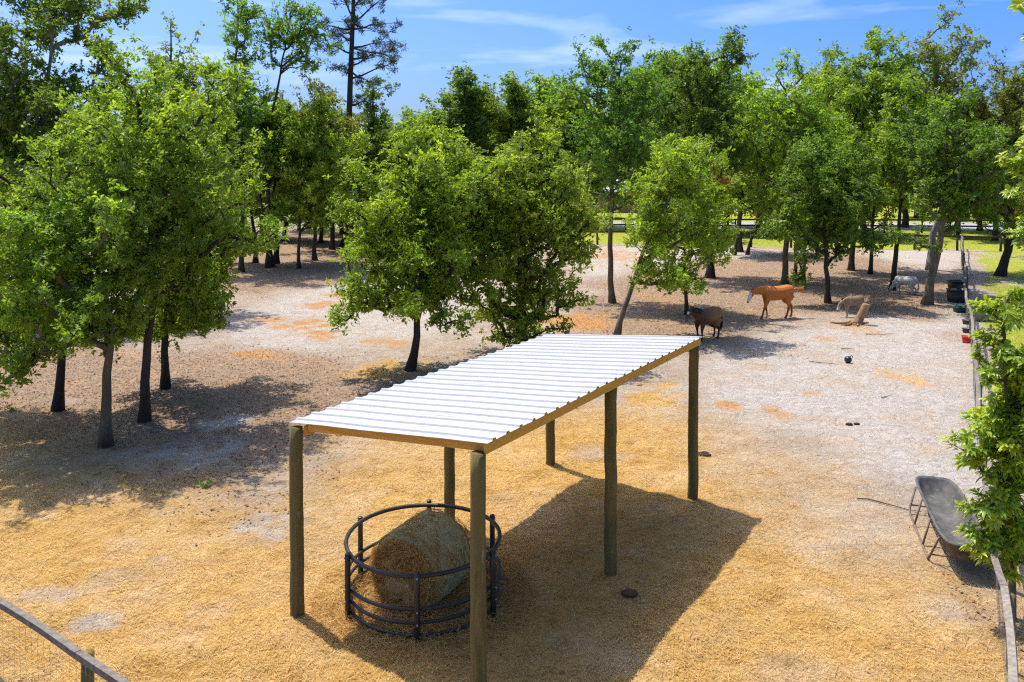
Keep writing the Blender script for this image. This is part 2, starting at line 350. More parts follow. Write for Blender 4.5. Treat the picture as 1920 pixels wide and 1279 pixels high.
# ------------------------------------------------------------------ ground sheet
def fence_x(y): return 0.54 * y + 0.75                      # right-hand fence line
def lines(lo, hi, c0, c1, fine, grow):
    a = list(np.arange(c0, c1, fine)); s = fine; x = a[-1]
    while x < hi: s *= grow; x += s; a.append(x)
    s = fine; x = c0; b = []
    while x > lo: s *= grow; x -= s; b.append(x)
    return np.array(b[::-1] + a)
gx = lines(-900, 900, -13, 13, 0.10, 1.022); gy = lines(-40, 1500, 7.5, 32, 0.10, 1.018)
GX, GY = np.meshgrid(gx, gy)
X = GX.ravel(); Y = GY.ravel()
def gpoly(pts): return [gp(*p) for p in pts]
def n2(s, k, seed): return fbm(X / s, Y / s, seed, k) - 0.5
wig = n2(3.5, 5, 3) * 5.0 + n2(0.8, 3, 31) * 1.4
wig2 = n2(0.6, 4, 41)
hayP = gpoly([(-400, 800), (0, 805), (130, 845), (300, 945), (430, 1000), (560, 985), (620, 880), (700, 810), (900, 790), (1060, 770), (1200, 775), (1300, 800), (1400, 860), (1480, 960), (1600, 1035), (1740, 1050), (1830, 1080), (1870, 1180), (1900, 1300), (1900, 1600), (-400, 1600)])
hay = sstep(-3.2, 2.6, poly_sd(hayP, X, Y) + 0.6 * wig)
def ell(px, py, rx, ry, amp=1.0):                           # soft patch lying on the ground, radii in photo pixels
    c = gp(px, py); a = abs(gp(px + rx, py)[0] - c[0]); b = abs(gp(px, py - ry)[1] - gp(px, py + ry)[1]) / 2
    d = np.sqrt(((X - c[0]) / a) ** 2 + ((Y - c[1]) / b) ** 2) + wig * 0.2 + wig2 * 2.4
    return amp * (1 - sstep(0.2, 1.45, d))
for e in [(1235, 745, 55, 28, 1), (1690, 706, 45, 14, .9), (720, 690, 70, 18, .85), (120, 1030, 140, 60, .6)]: hay = np.maximum(hay, ell(*e))
for e in [(470, 985, 70, 26, .9), (260, 1080, 120, 30, .55), (190, 1165, 60, 18, .8), (60, 1120, 70, 25, .7), (940, 930, 55, 20, .5), (1120, 845, 60, 18, .6), (1800, 1140, 60, 40, .45), (1480, 1260, 80, 30, .35), (600, 890, 60, 40, .6)]: hay = hay * (1 - ell(*e))
clay = np.zeros_like(X)
for e in [(1080, 608, 75, 20, 1), (572, 606, 45, 11, 1), (600, 572, 40, 7, .8), (600, 628, 30, 9, .8), (520, 600, 40, 8, .6), (690, 555, 40, 8, .5), (1518, 737, 25, 9, .8), (1371, 760, 28, 8, .8), (1460, 775, 24, 10, .6), (1545, 636, 16, 6, .7), (500, 665, 60, 14, .8), (640, 555, 40, 7, .8), (1150, 480, 70, 16, .6), (1420, 690, 40, 8, .5), (740, 645, 25, 8, .7), (700, 642, 20, 6, .7), (1600, 615, 40, 14, .5), (1240, 560, 60, 20, .45)]: clay = np.maximum(clay, ell(*e))
litter_shadeP = [gpoly(p) for p in (
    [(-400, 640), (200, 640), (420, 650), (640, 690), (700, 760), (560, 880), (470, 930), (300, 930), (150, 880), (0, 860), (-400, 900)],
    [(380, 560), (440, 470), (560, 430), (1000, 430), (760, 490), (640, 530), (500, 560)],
    [(1040, 600), (1140, 520), (1250, 505), (1330, 490), (1560, 472), (1700, 490), (1790, 530), (1790, 575), (1680, 590), (1560, 585), (1400, 615), (1330, 645), (1150, 645)])]  # right grove: leaf litter, widened and strengthened to paint in dappled tree shade
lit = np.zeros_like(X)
for p, a in zip(litter_shadeP, (1.0, 1.0, 0.95)): lit = np.maximum(lit, a * sstep(-1.6, 1.6, poly_sd(p, X, Y) + wig))
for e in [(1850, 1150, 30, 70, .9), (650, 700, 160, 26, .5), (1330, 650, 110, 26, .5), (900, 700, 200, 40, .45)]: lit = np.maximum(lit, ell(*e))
for e in [(350, 850, 85, 35, 1), (430, 790, 50, 20, 1), (120, 752, 30, 8, 1)]: lit = lit * (1 - ell(*e))
whiteP = [gpoly(p) for p in (
    [(420, 600), (520, 545), (700, 520), (900, 540), (880, 620), (700, 650), (560, 650), (430, 660)],
    [(1330, 720), (1400, 640), (1560, 605), (1760, 560), (1815, 640), (1830, 800), (1840, 920), (1640, 880), (1480, 830), (1360, 800)],
    [(1100, 462), (1420, 462), (1420, 490), (1240, 505), (1090, 520)], [(1640, 470), (1800, 470), (1800, 505), (1600, 510)])]
white = np.zeros_like(X)
for p in whiteP: white = np.maximum(white, sstep(-1.5, 1.5, poly_sd(p, X, Y) + wig))
for e in [(350, 850, 80, 30, 1), (430, 790, 45, 18, 1), (470, 985, 65, 22, 1), (190, 1165, 50, 14, .8)]: white = np.maximum(white, ell(*e))
back = Y - (66.5 - (X - 9) * 0.17) ; back_sd = back
grass = np.maximum(sstep(-0.6, 0.6, back_sd + wig * 0.8), sstep(0.2, 1.2, X - fence_x(Y) - 0.5 + wig * 0.5))
grass = np.where((Y > 60) & (X < 2), grass * sstep(-6, 2, X), grass)
for e in [(1890, 530, 90, 12, .7), (1880, 480, 60, 8, .5), (1850, 680, 25, 30, .5)]: grass = grass * (1 - ell(*e))
lane = sstep(83, 84, Y + X * 0.06) * (1 - sstep(93, 94, Y + X * 0.06)) * (X > 6)
Z = 0.05 * (fbm(X / 3.1, Y / 3.1, 5, 3) - 0.5) + (0.06 + 0.08 * hay) * (fbm(X / 0.55, Y / 0.55, 9, 4) - 0.5) + 0.035 * (fbm(X / 0.24, Y / 0.24, 19, 2) - 0.5)
Z *= np.clip(1.2 - Y / 90, 0.2, 1)
gm = np_mesh('ground', np.stack([X, Y, Z], 1), None, None)
ny, nx = GX.shape; idx = np.arange(ny * nx).reshape(ny, nx)
gm = np_mesh('ground', np.stack([X, Y, Z], 1), np.stack([idx[:-1, :-1], idx[:-1, 1:], idx[1:, 1:], idx[1:, :-1]], -1).reshape(-1, 4), None, True)
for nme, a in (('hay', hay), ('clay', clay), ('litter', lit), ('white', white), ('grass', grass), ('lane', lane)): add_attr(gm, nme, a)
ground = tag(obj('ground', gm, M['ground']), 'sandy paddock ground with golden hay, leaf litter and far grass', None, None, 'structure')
def field(arr, x, y):                                       # look a ground field up at points
    i = np.clip(np.searchsorted(gx, x) - 1, 0, nx - 2); j = np.clip(np.searchsorted(gy, y) - 1, 0, ny - 2)
    A = arr.reshape(ny, nx); u = np.clip((x - gx[i]) / (gx[i + 1] - gx[i]), 0, 1); v = np.clip((y - gy[j]) / (gy[j + 1] - gy[j]), 0, 1)
    return (A[j, i] * (1 - u) + A[j, i + 1] * u) * (1 - v) + (A[j + 1, i] * (1 - u) + A[j + 1, i + 1] * u) * v
def gz(x, y): return float(field(Z, np.array([x]), np.array([y]))[0])

# loose straw, dead leaves, crumbs and grass: far too many to count
def strips(P, yaw, pitch, L, W, tint, bend=0.15):
    d = np.stack([np.cos(yaw) * np.cos(pitch), np.sin(yaw) * np.cos(pitch), np.sin(pitch)], 1); s = np.stack([-np.sin(yaw), np.cos(yaw), np.zeros_like(yaw)], 1)
    n = np.cross(d, s); L = L[:, None]; W = W[:, None]
    a = P - d * L / 2; b = P + d * L / 2; c = P + n * L * bend
    V = np.stack([a - s * W / 2, c - s * W / 2, c + s * W / 2 , b + s * W / 4, b - s * W / 4, a + s * W / 2], 1)
    k = np.arange(len(P))[:, None] * 6
    Q = np.concatenate([k + np.array([[0, 1, 2, 5]]), k + np.array([[1, 4, 3, 2]])])
    return V.reshape(-1, 3), Q, np.repeat(tint, 6)
def scatter(n, x0, x1, y0, y1, fld, power=1.0, dens=None):
    out = []
    got = 0
    while got < n:
        x = RNG.uniform(x0, x1, n); u = RNG.uniform(0, 1, n); y = y0 * (y1 / y0) ** u           # denser near the camera
        p = field(fld, x, y) ** power; k = (RNG.uniform(0, 1, n) < p) & (np.abs(x) < y * 0.70 + 1.5)
        out.append(np.stack([x[k], y[k]], 1)); got += k.sum()
        if k.sum() < n * 0.004: break
    P = np.concatenate(out)[:n]
    return np.column_stack([P, field(Z, P[:, 0], P[:, 1])])
def stuff(name, P, L, W, mat, label, cat, pitch_sd=0.2, lift=0.012, bend=0.12, flat_tint=None):
    n = len(P); yaw = RNG.uniform(0, 2 * np.pi, n); pitch = RNG.normal(0, pitch_sd, n)
    P = P.copy(); P[:, 2] += lift + RNG.uniform(0, lift, n)
    V, Q, tn = strips(P, yaw, pitch, RNG.uniform(*L, n), RNG.uniform(*W, n), RNG.uniform(0, 1, n) if flat_tint is None else flat_tint, bend)
    m = np_mesh(name, V, Q); add_attr(m, 'tint', tn)
    return tag(obj(name, m, mat), label, cat, None, 'stuff')
insd = 1 - np.clip(grass, 0, 1)
P = scatter(100000, -13, 13, 8.2, 30, np.clip(hay * (0.35 + 1.3 * np.clip(fbm(X / 0.9, Y / 0.9, 21, 3) - 0.2, 0, 1)), 0, 1) * insd)
stuff('straw', P, (0.05, 0.22), (0.003, 0.0055), M['straw'], 'loose golden hay stalks strewn over the ground round the shelter', 'straw', 0.16, 0.01, 0.06)
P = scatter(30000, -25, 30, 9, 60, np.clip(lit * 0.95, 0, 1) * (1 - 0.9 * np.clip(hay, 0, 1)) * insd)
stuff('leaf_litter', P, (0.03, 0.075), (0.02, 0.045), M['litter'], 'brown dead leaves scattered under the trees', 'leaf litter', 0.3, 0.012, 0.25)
P = scatter(5000, -25, 30, 8.5, 50, np.clip(0.25 + 0.75 * (fbm(X / 2.3, Y / 2.3, 77, 3) > 0.55) * 1.0, 0, 1) * insd)
stuff('crumbs', P, (0.01, 0.045), (0.006, 0.018), M['debris'], 'small dark crumbs of bark, twigs and dung on the sand', 'debris', 0.15, 0.006, 0.12)
P = scatter(14000, 5, 40, 9, 46, np.clip(grass, 0, 1) * (X > fence_x(Y) + 0.1))
stuff('grass', P, (0.05, 0.14), (0.006, 0.014), M['grass'], 'short sunlit yellow green grass outside the side fence', 'grass', 0.7, 0.03, 0.1)

# ------------------------------------------------------------------ trees
def leaf_mesh(C, n_per, rc, size, rng, flat=0.75, aspect=0.5, ctone=None, up=0.6, axis=None, ros=7):
    """leaves in small rosettes at twig tips; the twig tips fill a loose clump round each centre"""
    K = len(C); nt = max(1, int(round(n_per / ros))); ti = np.repeat(np.arange(K), nt); m = len(ti)
    d = rng.normal(0, 1, (m, 3)); d /= np.linalg.norm(d, axis=1)[:, None]
    rcl = (rc * rng.uniform(0.65, 1.4, K))[ti]; off = d * (rng.uniform(0, 1, m) ** 0.45 * rcl)[:, None]; off[:, 2] *= flat
    if axis is not None: off += axis[ti] * (rng.normal(0, 0.55, m) * rcl)[:, None]
    tip = C[ti] + off
    tax = d * 0.75 + rng.normal(0, 0.42, (m, 3)); tax[:, 2] += up; tax /= np.linalg.norm(tax, axis=1)[:, None]
    ttone = rng.uniform(0, 1, m)
    idx = np.repeat(np.arange(m), ros); n = len(idx); ax0 = tax[idx]
    ref = rng.normal(0, 1, (n, 3)); rad = ref - ax0 * (ref * ax0).sum(1)[:, None]; rad /= np.linalg.norm(rad, axis=1)[:, None] + 1e-9
    ax = rad + ax0 * rng.uniform(-0.15, 0.75, n)[:, None]; ax /= np.linalg.norm(ax, axis=1)[:, None]
    nrm = ax0 + rng.normal(0, 0.28, (n, 3)); nrm -= ax * (nrm * ax).sum(1)[:, None]; nrm /= np.linalg.norm(nrm, axis=1)[:, None] + 1e-9
    P = tip[idx] + rng.normal(0, 0.22 * size, (n, 3)) + ax0 * (rng.uniform(-0.6, 0.4, n) * size)[:, None]
    sd = np.cross(nrm, ax); L = (size * rng.uniform(0.65, 1.35, n))[:, None]; W = L * aspect * 0.5
    fold = nrm * L * 0.10
    V = np.stack([P, P + ax * L * 0.48 + sd * W + fold, P + ax * L, P + ax * L * 0.48 - sd * W + fold], 1).reshape(-1, 3)
    Q = np.arange(n * 4).reshape(-1, 4)
    ct = rng.uniform(0.1, 0.9, K) if ctone is None else ctone
    tint = np.clip(0.45 * ct[ti][idx] + 0.33 * ttone[idx] + 0.22 * rng.uniform(0, 1, n), 0, 1)
    return V, Q, np.repeat(tint, 4)
def tubes_vec(chains, radii, n):                            # (M,k,3) (M,k)
    A = np.asarray(chains); R = np.asarray(radii); Mn, k, _ = A.shape
    t = np.gradient(A, axis=1); t /= np.linalg.norm(t, axis=2)[..., None] + 1e-9
    ref = np.where(np.abs(t[:, :1, 2:3]) < 0.85, np.array([0, 0, 1.0]), np.array([1.0, 0, 0]))
    s = np.cross(t, np.broadcast_to(ref, t.shape)); s /= np.linalg.norm(s, axis=2)[..., None] + 1e-9; u = np.cross(s, t)
    a = np.arange(n) / n * 2 * np.pi
    V = A[:, :, None] + R[:, :, None, None] * (np.cos(a)[None, None, :, None] * s[:, :, None] + np.sin(a)[None, None, :, None] * u[:, :, None])
    base = (np.arange(Mn) * k * n)[:, None, None]; i = (np.arange(k - 1) * n)[None, :, None]; j = np.arange(n)[None, None]
    Q = np.stack([base + i + j, base + i + (j + 1) % n, base + i + n + (j + 1) % n, base + i + n + j], -1).reshape(-1, 4)
    return V.reshape(-1, 3), Q
def sample_crown(ells, n, mind, rng, shell=0.45, boughs=10):
    """clump centres strung along boughs that reach out to the lobes' skin, so that gaps stay between the boughs"""
    E = np.array(ells, float); vol = (E[:, 3] * E[:, 4] * E[:, 5]) ** 0.67; B = []
    tot = max(8, int(boughs * len(E) ** 0.75))
    nb = np.maximum(3, np.round(tot * vol / vol.sum())).astype(int)
    for e, k in zip(E, nb):
        ph = rng.uniform(0, 6.28)
        for j in range(k):
            z = 1 - 1.75 * (j + 0.5) / k + rng.normal(0, 0.1); z = np.clip(z, -0.9, 1); a = ph + j * 2.4 + rng.normal(0, 0.25); q = math.sqrt(max(0, 1 - z * z)); d = np.array([q * math.cos(a), q * math.sin(a), z])
            L = rng.uniform(0.55, 1.45); w = rng.uniform(0.17, 0.34)
            B.append((e[:3] + d * e[3:6] * 0.15, e[:3] + d * e[3:6] * L, w * (e[3] * e[4] * e[5]) ** (1 / 3), L * rng.uniform(0.7, 1.2) * (e[3] * e[4] * e[5]) ** 0.4))
    wt_ = np.array([b[3] for b in B]); wt_ /= wt_.sum(); pts = np.zeros((0, 3)); tries = 0
    while len(pts) < n and tries < n * 40:
        tries += 1
        a, b, w, _ = B[rng.choice(len(B), p=wt_)]; t = rng.uniform(0, 1) ** 0.62
        d = rng.normal(0, 1, 3); d /= np.linalg.norm(d); p = a + (b - a) * t + d * w * rng.uniform(0, 1) ** 0.4 * (0.45 + 0.75 * math.sin(math.pi * min(1, t * 0.85 + 0.1))) * np.array([1, 1, 0.8])
        if p[2] < 0.4: continue
        if len(pts) and np.min(((pts - p) ** 2).sum(1)) < mind * mind: continue
        pts = np.vstack([pts, p])
    return pts
def tree_geo(trunk, r0, ells, n_clump, n_leaf, rc, size, rng, shell=0.45, flat=0.75, aspect=0.5, mind=0.55, up=0.55, r_top=None, bare=0, boughs=10):
    trunk = np.asarray(trunk, float)
    # resample the trunk with a slight wander
    seg = np.linalg.norm(np.diff(trunk, axis=0), axis=1); s = np.concatenate([[0], np.cumsum(seg)]); m = max(8, int(s[-1] / 0.5))
    u = np.linspace(0, s[-1], m); T = np.stack([np.interp(u, s, trunk[:, k]) for k in range(3)], 1)
    wob = np.cumsum(rng.normal(0, 0.035, (m, 2)), 0); wob -= np.linspace(0, 1, m)[:, None] * wob[-1]; T[:, :2] += wob
    ur = u / s[-1]; R = r0 * (1 - 0.8 * ur) ; R = R * (1 + 0.55 * np.exp(-u / 0.28)); R = np.maximum(R, 0.02)
    T[0, 2] -= 0.12
    C = sample_crown(ells, n_clump, mind, rng, shell, boughs)
    zc0 = C[:, 2].min() - 0.4
    nodes = [p for p in T]; parent = [-1] + list(range(m - 1)); istrunk = [True] * m
    order = np.argsort(np.array([np.min(np.linalg.norm(T - c, axis=1)) for c in C]))
    N = np.array(nodes); chains = []
    ok_tr = T[:, 2] > min(zc0, T[:, 2].max() * 0.6)
    pen = np.where(ok_tr, 0, 50.0)
    for k in order:
        c = C[k]; D = c - N; dist = np.linalg.norm(D, axis=1); hz = np.linalg.norm(D[:, :2], axis=1)
        cost = dist + 1.6 * np.maximum(0, 0.35 * hz - D[:, 2]) + pen
        b = int(np.argmin(cost)); a = N[b]; d = c - a; L = np.linalg.norm(d)
        p1 = a + d * 0.36 + np.array([0, 0, 0.06 * L]) + rng.normal(0, 0.05 * L, 3); p2 = a + d * 0.7 + np.array([0, 0, 0.05 * L]) + rng.normal(0, 0.05 * L, 3)
        i0 = len(N); N = np.vstack([N, p1, p2, c]); parent += [b, i0, i0 + 1]; pen = np.concatenate([pen, [0, 0, 0]])
        chains.append((b, i0, i0 + 1, i0 + 2))
    cnt = np.zeros(len(N)); 
    for i in range(len(N) - 1, -1, -1):
        cnt[i] += (i >= m)
        if parent[i] >= 0: cnt[parent[i]] += cnt[i]
    rad = np.clip(0.0075 * np.maximum(cnt, 1) ** 0.5 * (r0 / 0.14) ** 0.5 * 1.3, 0.008, r0 * 0.55); rad[:m] = R
    ch = np.array(chains); A = N[ch]; RR = rad[ch]; RR[:, 0] = np.minimum(RR[:, 0], RR[:, 1] * 1.25); RR[:, -1] *= 0.6
    V1, Q1, T1 = tube_geo(T, R, 9, True); V2, Q2 = tubes_vec(A, RR, 4)
    ct = rng.uniform(0.05, 0.95, len(C))
    ct = np.clip(0.6 * ct + 0.4 * (1.6 * fbm(C[:, 0] * 0.8 + C[:, 1] * 0.5, C[:, 2] * 0.9, 3, 2) - 0.3), 0, 1)
    CL = C[bare:] if bare else C
    inv = np.empty(len(C), int); inv[order] = np.arange(len(C)); axs = (A[:, 3] - A[:, 2])[inv]; axs = axs / (np.linalg.norm(axs, axis=1)[:, None] + 1e-6) * 0.8 + np.array([0, 0, 0.5])
    V, Q, tn = leaf_mesh(CL, n_leaf, rc, size, rng, flat, aspect, ct[bare:], up, axs[bare:])
    # sprays along the outer half of each branch, so crowns are not separate puffs
    mids = A[:, 2][bare:]; Vb, Qb, tb = leaf_mesh(mids, max(6, n_leaf // 4), rc * 0.75, size, rng, flat, aspect, ct[bare:], up)
    V = np.concatenate([V, Vb]); Q = np.concatenate([Q, Qb + len(tn)]); tn = np.concatenate([tn, tb])
    return (V1, Q1, T1), (V2, Q2), (V, Q, tn)
TREE_COUNT = 0
def tree_meshes(geo, org):
    (V1, Q1, T1), (V2, Q2), (V, Q, tn) = geo; o = np.asarray(org)
    mt = np_mesh('trunk', V1 - o, Q1, T1, True); ml = np_mesh('limbs', V2 - o, Q2, None, True); mc = np_mesh('crown', V - o, Q); add_attr(mc, 'tint', tn)
    return mt, ml, mc
def place_tree(name, label, cat, meshes, org, mats, group=None, rz=0, scale=1.0):
    e = empty(name, org, rz); e.scale = (scale,) * 3 if np.isscalar(scale) else scale
    tag(e, label, cat, group)
    obj('trunk', meshes[0], mats[0], e); obj('limbs', meshes[1], mats[0], e); obj('crown', meshes[2], mats[1], e)
    return e
GROW = 1.18
def px_tree(name, label, base, crown, trunk=None, depth=None, r0=0.14, n=150, nl=150, rc=0.5, size=0.10, leaf='leaf_oak', bark='bark', seed=1, deep=1.0, shell=0.5, group=None, cat='tree', flat=0.75, aspect=0.5, mind=0.5, up=0.6, grow=None, boughs=13):
    """a tree described by where the photograph shows its base, stem and crown lobes; everything is turned into metres at its own distance"""
    if grow is None: grow = GROW
    rng = np.random.default_rng(seed * 101 + 3); r0 = r0 * (0.78 if seed > 6 else 0.92); n = int(n * 2.1); nl = int(nl * 0.39); rc = rc * 0.64; mind = mind * 0.55; size = size * 1.22
    crown = [(x, y_, a * grow, b_ * grow) for x, y_, a, b_ in crown]
    if depth is None: b = gp(*base); y = b[1]
    else: y = depth; q = at(base[0], 300, y); b = np.array([q[0], y, 0.0])
    b = np.array([b[0], y, gz(b[0], y)])
    ells = []
    for k, (cx, cyy, rx, ry) in enumerate(crown):
        c = at(cx, cyy, y); a = rx / F * y; h = ry / F * y
        c = c + np.array([0, rng.uniform(-0.45, 0.45) * a * (k > 0), 0])
        ells.append([c[0], c[1], c[2], a, max(a, 0.75 * h) * deep, h])
    E = np.array(ells)
    if trunk: T = [b] + [at(px, py, y + dy) for (px, py, *r) in trunk for dy in [(r[0] if r else 0)]]
    else:
        top = E[np.argmax(E[:, 2])]; T = [b, [b[0] * 0.7 + E[0, 0] * 0.3, y, E[:, 2].min() * 0.8], [E[0, 0], E[0, 1], E[0, 2]], [top[0], top[1], top[2] + top[5] * 0.4]]
    geo = tree_geo(T, r0, ells, n, nl, rc, size, rng, shell, flat, aspect, mind, up, boughs=boughs)
    e = place_tree(name, label, cat, tree_meshes(geo, b), b, (M[bark], M[leaf]), group)
    return e, geo, b

G1 = 'leafy oaks standing in the paddock'
# --- the four oaks at the left
px_tree('oak_tree', 'oak with the nearest trunk of the group beside the shelter', (195, 838), [(120, 530, 130, 110), (40, 570, 100, 90), (215, 520, 105, 120), (120, 440, 110, 80), (150, 610, 140, 60)], [(203, 700), (210, 620), (190, 500), (160, 430)], r0=0.145, n=150, nl=190, rc=0.42, size=0.095, seed=1, group=G1, bark='bark_pale')
px_tree('oak_tree', 'oak with a dark straight trunk nearest the picture edge', (107, 768), [(60, 420, 130, 120), (-20, 500, 100, 130), (110, 340, 100, 80), (40, 590, 110, 60)], [(110, 660), (105, 520), (80, 400)], r0=0.14, n=170, nl=170, rc=0.48, size=0.10, seed=2, group=G1)
px_tree('oak_tree', 'tallest full crowned oak of the near group, trunk leaning slightly', (267, 790), [(290, 260, 135, 130), (240, 380, 160, 140), (350, 420, 100, 150), (200, 260, 100, 100), (310, 150, 80, 60), (290, 530, 110, 80)], [(280, 660), (290, 540), (290, 400), (285, 250)], r0=0.14, n=260, nl=180, rc=0.46, size=0.10, seed=3, group=G1, boughs=16)
px_tree('oak_tree', 'oak with crown overhanging the pale sand, trunk behind the tallest oak', (310, 728), [(370, 440, 80, 150), (340, 570, 100, 70), (395, 300, 65, 90), (300, 600, 80, 40), (400, 560, 45, 40)], [(305, 620), (320, 500), (360, 380)], r0=0.13, n=170, nl=170, rc=0.48, size=0.105, seed=4, group=G1, leaf='leaf_oak')
# --- the pair behind the shelter
px_tree('oak_tree', 'rounded oak with bare leaning trunk just behind the white roof', (768, 693), [(780, 410, 110, 110), (715, 475, 70, 90), (840, 370, 90, 85), (760, 555, 100, 45), (685, 515, 45, 25), (845, 480, 75, 90), (880, 560, 45, 40), (800, 480, 90, 80)], [(778, 640), (787, 560), (795, 470), (800, 380)], r0=0.15, n=330, nl=150, rc=0.5, size=0.11, seed=5, boughs=18, group=G1, leaf='leaf_bright')
px_tree('oak_tree', 'oak whose low drooping branches hang down to the white roof', (985, 690), [(975, 390, 105, 110), (1035, 440, 72, 100), (930, 330, 75, 60), (965, 585, 66, 62), (1060, 370, 45, 70), (930, 470, 85, 85), (1055, 560, 22, 28), (1010, 540, 75, 60), (880, 400, 60, 80), (930, 600, 50, 40), (985, 635, 60, 30), (1040, 600, 35, 35)], None, depth=28.5, r0=0.15, n=360, nl=150, rc=0.5, size=0.11, seed=6, boughs=18, group=G1, leaf='leaf_bright')
# --- slender trees in the middle
px_tree('slender_oak_tree', 'tall dark crowned tree with pale mossy trunk behind the drooping oak', (1147, 568), [(1150, 190, 72, 80), (1170, 290, 78, 80), (1105, 135, 40, 45), (1215, 200, 45, 80), (1085, 330, 35, 45), (1150, 110, 40, 28), (1190, 370, 55, 40)], [(1147, 470), (1150, 350), (1162, 250), (1160, 150)], r0=0.19, n=190, nl=130, rc=0.55, size=0.13, seed=7, leaf='leaf_dark', bark='bark_pale', shell=0.6)
px_tree('leaning_oak_tree', 'leaning spotted trunk above the roof corner with bright drooping foliage', (1158, 630), [(1270, 350, 65, 75), (1235, 440, 55, 60), (1245, 525, 60, 32), (1325, 440, 42, 65), (1290, 280, 50, 30), (1210, 400, 30, 40)], [(1180, 560), (1200, 480), (1225, 420), (1262, 350)], r0=0.15, n=150, nl=130, rc=0.46, size=0.115, seed=8, leaf='leaf_bright', bark='bark_pale')
e9, geo9, b9 = px_tree('slender_oak_tree', 'thin dark stemmed tree by the brown pony with a dead rust coloured branch', (1288, 590), [(1290, 420, 70, 60), (1330, 370, 45, 55), (1260, 500, 50, 40), (1340, 460, 35, 40)], [(1286, 520), (1283, 440), (1300, 350)], r0=0.11, n=100, nl=120, rc=0.5, size=0.12, seed=9, leaf='leaf_bright')
d0 = at(1300, 355, b9[1] - 1.6); d1 = at(1322, 315, b9[1] - 1.6); d2 = at(1338, 262, b9[1] - 1.6); d3 = at(1365, 308, b9[1] - 1.6); d4 = at(1340, 325, b9[1] - 1.8)
mb = MB(); mb.tube(np.array([at(1290, 400, b9[1] - 0.2), d0, d1, d2]) - b9, [0.06, 0.05, 0.035, 0.012], 6); mb.tube(np.array([d1, at(1345, 307, b9[1] - 1.6), d3]) - b9, [0.025, 0.018, 0.008], 5); mb.tube(np.array([d1, (d1 + d4) / 2, d4]) - b9, [0.02, 0.015, 0.006], 5)
mb.build('dead_branch', M['bark_grey'], e9, True)['label'] = 'bare grey dead branch'
V, Q, tn = leaf_mesh(np.array([d4, at(1340, 312, b9[1] - 1.8), at(1356, 335, b9[1] - 1.7)]) - b9, 70, 0.2, 0.12, RNG); mm = np_mesh('dead_leaves', V, Q); add_attr(mm, 'tint', tn); obj('dead_leaves', mm, M['leaf_brown'], e9)['label'] = 'rust brown dead leaves'
px_tree('oak_tree', 'stout black trunked tree rising behind the brown pony', (1330, 521), [(1320, 230, 85, 110), (1280, 150, 50, 60), (1370, 160, 45, 60), (1350, 310, 70, 60), (1300, 110, 30, 30)], None, r0=0.30, n=210, nl=120, rc=0.62, size=0.15, seed=10, leaf='leaf_dark', shell=0.6)
G2 = 'thin stems in a clump by the far fence'
for k, (b, tr, cr) in enumerate([((1377, 479), [(1384, 430), (1392, 370), (1395, 260)], [(1385, 330, 40, 60), (1370, 250, 40, 50)]), ((1388, 472), [(1388, 420), (1390, 350), (1400, 230)], [(1400, 270, 45, 80), (1410, 370, 50, 35)]), ((1401, 478), [(1408, 445), (1430, 410), (1445, 370)], [(1430, 380, 50, 28), (1440, 330, 50, 50)])]):
    px_tree('slender_oak_tree', ['straight thin stem at the outer side of the clump by the far fence', 'middle and thickest stem of the clump by the far fence', 'bent thin stem arching away from the clump by the far fence'][k], b, cr, tr, r0=(0.16, 0.26, 0.15)[k], n=80, nl=110, rc=0.7, size=0.18, seed=11 + k, leaf='leaf_dark', group=G2)
# --- right hand grove
GROW = 1.32
px_tree('slender_oak_tree', 'tall pale trunked tree with light airy crown behind the chestnut horse', (1473, 533), [(1480, 240, 72, 110), (1440, 300, 40, 70), (1530, 270, 45, 80), (1505, 130, 32, 40), (1450, 150, 30, 35), (1480, 370, 50, 40)], [(1478, 450), (1487, 380), (1480, 270), (1490, 160)], r0=0.22, n=190, nl=110, rc=0.58, size=0.145, seed=14, leaf='leaf_bright', bark='bark_pale', shell=0.6)
px_tree('oak_tree', 'dense dark low crowned tree just behind the chestnut horse tail', (1551, 569), [(1545, 420, 52, 75), (1575, 340, 62, 70), (1520, 350, 40, 60), (1590, 440, 38, 50)], None, r0=0.17, n=170, nl=140, rc=0.52, size=0.13, seed=15, leaf='leaf_dark')
px_tree('slender_oak_tree', 'thin sapling stem in front of the pale trunked tree', (1508, 533), [(1515, 430, 38, 55), (1500, 380, 35, 50)], None, r0=0.11, n=70, nl=120, rc=0.5, size=0.14, seed=16, leaf='leaf_oak')
px_tree('slender_oak_tree', 'thin dark stem just behind the pale trunked tree', (1490, 518), [(1495, 330, 45, 80), (1510, 230, 40, 60)], None, r0=0.13, n=80, nl=110, rc=0.6, size=0.15, seed=17, leaf='leaf_oak')
px_tree('oak_tree', 'tall crown highest above the grove behind the dark low tree', (1595, 507), [(1620, 200, 75, 100), (1645, 115, 42, 48), (1580, 180, 42, 60), (1600, 300, 60, 70), (1690, 160, 35, 50)], None, r0=0.22, n=210, nl=120, rc=0.65, size=0.16, seed=18, leaf='leaf_oak', shell=0.6)
px_tree('slender_oak_tree', 'thin stem standing midway between the tail and the white pony', (1632, 514), [(1645, 310, 60, 90), (1610, 400, 50, 50), (1690, 260, 40, 60)], None, r0=0.15, n=130, nl=120, rc=0.6, size=0.15, seed=19, leaf='leaf_bright')
px_tree('slender_oak_tree', 'straight trunk rising beside the grazing white pony', (1674, 544), [(1700, 250, 58, 70), (1665, 320, 50, 55), (1720, 350, 45, 45), (1700, 170, 35, 40)], [(1680, 470), (1688, 400), (1695, 280)], r0=0.19, n=140, nl=120, rc=0.55, size=0.14, seed=20, leaf='leaf_oak', shell=0.6)
